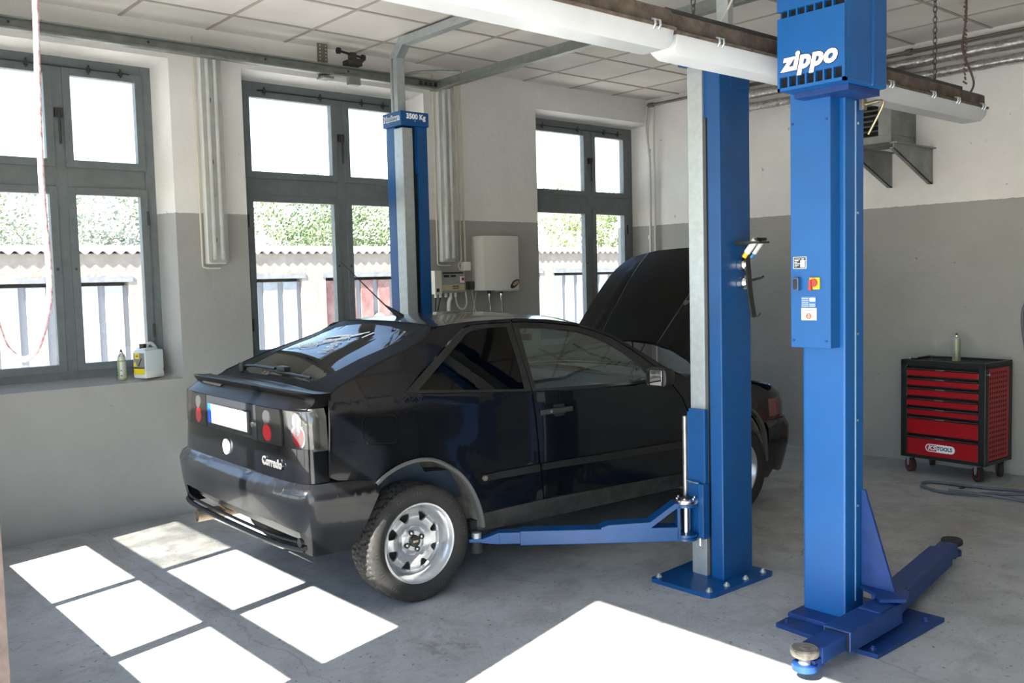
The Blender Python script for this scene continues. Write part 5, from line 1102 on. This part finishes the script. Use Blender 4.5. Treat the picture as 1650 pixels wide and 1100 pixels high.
# ---- raised bonnet
hinge = Vector((0, 2.185, 1.062)); ang = radians(49); dirv = Vector((0, cos(ang), sin(ang))); nv = Vector((0, -sin(ang), cos(ang)))
def HB(off=0):
    def f(x, t):
        k = abs(x)/.66; cur = -.045*k**2.5 - .06*max(0, (t-.6)/.5)**2.2 + .012*max(0, 1-abs(k-.62)/.05)*min(1, max(0, (1.0-t)*5))
        p = hinge+dirv*t+nv*(cur+off); p.x = x; return p
    return f
hp = [(-.67, .0), (-.60, .045), (-.45, .10), (-.25, .14), (0, .155), (.25, .14), (.45, .10), (.60, .045), (.67, .0), (.677, .3), (.672, .61), (.66, .82), (.645, .90), (.61, .97), (.55, 1.02), (.3, 1.07), (0, 1.08), (-.3, 1.07), (-.55, 1.02), (-.61, .97), (-.645, .90), (-.66, .82), (-.672, .61), (-.677, .3)]
hd = panel('bonnet', [hp], HB(), .02, .05, mat('dusty_black_bonnet', (.003, .003, .003), .38, coat=.08, spec=.12, col2=(.005, .0048, .0045), vscale=5), car, (0, 3.2, .2), smooth=50)
for s in (-1, 1): b = B(); tube(b, [HB(-.001)(s*(.30+.08*(i/14)), .13+.93*i/14-(.0)) for i in range(15)], .0045, 6); obj('bonnet_crease', b, mat('glossy_crease_highlight', (.01, .012, .02), .15, coat=1), hd, smooth=60)  # ridge in a lighter, bluer gloss stands in for the crease's highlight
b = B(); tube(b, [(.20, 2.12, .96), (.20, 2.26, 1.16)], .006, 6); tube(b, [(-.5, 2.9, .8), (-.45, 2.7, 1.6)], .006, 6); each('bonnet_stay', b, BLACKM, hd)
b = B(); q_ = HB(.003)(.33, .62); 
for dx, dt_ in ((0, 0),): b.faces.new([b.verts.new(HB(.003)(.36+u, .50+v)) for u, v in ((-.03, 0), (.0, -.02), (.03, .01), (.01, .03), (-.02, .03))])
obj('paint_chip', b, mat('tan_paint_chip', (.10, .07, .05), .8), hd)
# ---- wheels
def wheel(x, y, s, steer=0):
    N = 72; TW = .19
    # rim disc with eight windows
    m = basis((0, 0, 0), (0, 1, 0), (0, 0, 1), (1, 0, 0))       # local z -> +x (outwards)
    b = B(); barrel = [(.118, -.10), (.165, -.10), (.184, -.095), (.190, -.11), (.200, -.11), (.202, -.10), (.190, -.088), (.176, -.06), (.176, .045), (.188, .060), (.192, .068), (.198, .082), (.207, .084), (.2085, .078), (.202, .070), (.205, .06)]
    lathe(b, barrel[1:], m, N, cap=False)
    rim = obj('wheel', b, mat('silver_alloy', (.55, .56, .57), .3, .7, var=.06, vscale=20), car, smooth=40)
    rim.location = (x, y, .305); rim.rotation_euler = (0, 0, steer if s > 0 else pi+steer)
    def disc(off=0):
        def f(u, v):
            r = math.hypot(u, v); h = interp(r, [0, .03, .055, .062, .075, .095, .13, .150, .160, .170, .177], [.018, .018, .018, .010, .006, .022, .030, .026, .016, .008, .004])
            return Vector((h+off, u, v))
        return f
    holes = []
    for k in range(8):
        a = 2*pi*(k+.5)/8; 
        pts = []
        for r, da in ((.106, 0), (.112, .10), (.132, .165), (.152, .20), (.156, .13), (.158, 0), (.156, -.13), (.152, -.20), (.132, -.165), (.112, -.10)): pts.append((r*cos(a+da), r*sin(a+da)))
        holes.append(pts)
    outer = [(.177*cos(2*pi*i/N), .177*sin(2*pi*i/N)) for i in range(N)]
    panel('wheel_disc', [outer]+holes, disc(), .012, .018, mat('silver_alloy', (0, 0, 0)), rim, (-1, 0, 0), smooth=40, dens=.016)
    b = B(); lathe(b, [(.06, -.02), (.06, .008), (.05, .022), (.035, .022)], m, 32); obj('hub', b, mat('silver_alloy', (0, 0, 0)), rim, smooth=40)
    b = B(); lathe(b, [(.030, .02), (.030, .034), (.026, .038), (.0005, .039)], m, 24); obj('centre_cap', b, BLACKM, rim, smooth=40)
    b = B(); box(b, .0385, .0395, -.015, .015, -.005, .006); obj('cap_mark', b, mat('gold_mark', (.35, .30, .18), .4), rim)
    b = B(); b2 = B()
    for k in range(4):
        a = 2*pi*k/4+.35; lathe(b, [(.014, .015), (.014, .03), (.010, .032)], Matrix.Translation((0, .047*cos(a), .047*sin(a))) @ m, 14, cap=False)
        lathe(b2, [(.009, .015), (.009, .030), (.0005, .031)], Matrix.Translation((0, .047*cos(a), .047*sin(a))) @ m, 6)
    each('bolt_ring', b, BLACKM, rim, smooth=40); each('wheel_bolt', b2, STEEL, rim)
    b = B(); cyl(b, (-.08, 0, 0), (-.04, 0, 0), .15, 32); cyl(b, (-.04, 0, 0), (-.01, 0, 0), .07, 20); obj('brake_drum', b, mat('rusty_drum', (.06, .045, .04), .7), rim, smooth=40)
    # tyre with tread blocks
    NT = 240; R0 = .3045; prof = []
    side_ = [(.204, .074), (.222, .088), (.245, .096), (.268, .097), (.286, .092), (.296, .084)]
    tread = [(.3005, v) for v in [.080, .070, .060, .052, .046, .038, .030, .024, .016, .008, .002, -.002, -.008, -.016, -.024, -.030, -.038, -.046, -.052, -.060, -.070, -.080]]
    tread += [(.3005, -v) for v in (.088, .096)]; other = [(r, -h-.018) for r, h in side_[::-1]]
    full = side_+tread+other; ns = len(side_); b = B(); rings = []
    for i in range(NT):
        t = 2*pi*i/NT; ring = []
        for j, (r, h) in enumerate(full):
            if ns <= j < ns+len(tread):
                v = h; r = R0-.9*v*v
                groove = min(abs(abs(v)-.049), abs(abs(v)-.027), abs(v)) < .0032
                lat = ((i+int(abs(v)*420)) % 8) < 2
                if (groove and abs(v) < .06) or lat: r -= .010
            elif j == ns-1 or j == ns+len(tread): r -= .004 if (i+int(.07*420)) % 8 < 2 else 0
            ring.append(b.verts.new((h, r*cos(t), r*sin(t))))
        rings.append(ring)
    for i in range(NT):
        a, c = rings[i], rings[(i+1) % NT]
        for j in range(len(full)-1): b.faces.new((a[j], a[j+1], c[j+1], c[j]))
    ty_ = obj('tyre', b, mat('tyre_rubber', (.012, .012, .012), .75, col2=(.026, .024, .021), vscale=10), rim, smooth=28)
    b = B()
    for k in range(16):
        a = 2*pi*k/16
        if k % 4 == 3: continue
        for q in range(3):
            aa = a+q*.07; p0 = Vector((.0975, .262*cos(aa), .262*sin(aa))); tt_ = Vector((0, -sin(aa), cos(aa))); rd_ = Vector((0, cos(aa), sin(aa)))
            b.faces.new([b.verts.new(p0+tt_*u+rd_*v+Vector((.0006 if v < .01 else 0, 0, 0))) for u, v in ((-.002, -.008), (.002, -.008), (.002, .008), (-.002, .008))])
    obj('sidewall_marks', b, mat('raised_rubber', (.05, .05, .05), .6), rim)
    return rim
w1 = wheel(.711, 0, 1)
for (x, y, s) in ((-.711, 0, -1), (.711, 2.53, 1), (-.711, 2.53, -1)):
    c = copy_tree(w1); c.location = (x, y, .305); c.rotation_euler = (0, 0, 0 if s > 0 else pi)
# ---- cabin
obj('dashboard', prism(B(), [(1.30, .70), (1.30, .93), (1.42, .99), (1.60, .985), (1.95, .96), (1.98, .70)], YZ, -.70, .70), CABIN, car)
b = B(); box(b, -.6, -.12, 1.33, 1.5, .97, 1.03, .03); obj('instrument_cowl', b, CABIN, car)
b = B(); pts = [(-.36+.185*cos(t), 1.17-.07*sin(t), .90+.175*sin(t)) for t in [2*pi*i/28 for i in range(28)]]; tube(b, pts, .014, 8, closed=True); tube(b, [(-.36, 1.30, .86), (-.36, 1.19, .90)], .03, 8); tube(b, [(-.53, 1.17, .90), (-.36, 1.18, .89), (-.19, 1.17, .90)], .018, 6); obj('steering_wheel', b, BLACKM, car, smooth=50)
for x in (-.37, .37):
    b = B(); prism(b, [(.62, .44), (.60, .60), (1.12, .66), (1.16, .60), (1.12, .44)], YZ, x-.24, x+.24); prism(b, [(.62, .55), (.48, .98), (.50, 1.08), (.56, 1.10), (.62, 1.04), (.74, .60)], YZ, x-.23, x+.23); prism(b, [(.50, 1.09), (.47, 1.20), (.50, 1.26), (.56, 1.25), (.57, 1.10)], YZ, x-.13, x+.13)
    bmesh.ops.bevel(b, geom=list(b.edges), offset=.02, segments=2, affect='EDGES'); obj('seat', b, CABIN, car, smooth=50)
b = B(); prism(b, [(-.02, .45), (-.15, .98), (-.08, 1.03), (.16, .62), (.45, .6), (.45, .45)], YZ, -.6, .6); obj('rear_seat', b, CABIN, car)
obj('parcel_shelf', box(B(), -.62, .62, -.42, -.12, .98, 1.0, .004), INNER, car)
b = B(); box(b, -.11, .11, 1.30, 1.32, 1.235, 1.285, .008); cyl(b, (0, 1.33, 1.27), (0, 1.38, 1.35), .01, 8); im = obj('interior_mirror', b, BLACKM, car, smooth=40)
obj('mirror_glass', box(B(), -.105, .105, 1.297, 1.30, 1.239, 1.281, .001), MATS['mirror_silver'], im)
panel('roof_lining', [rect(-.92, .92, .28, 1.24)], T(-.03), 0, .1, mat('grey_roof_lining', (.22, .22, .21), .9), car, CT)
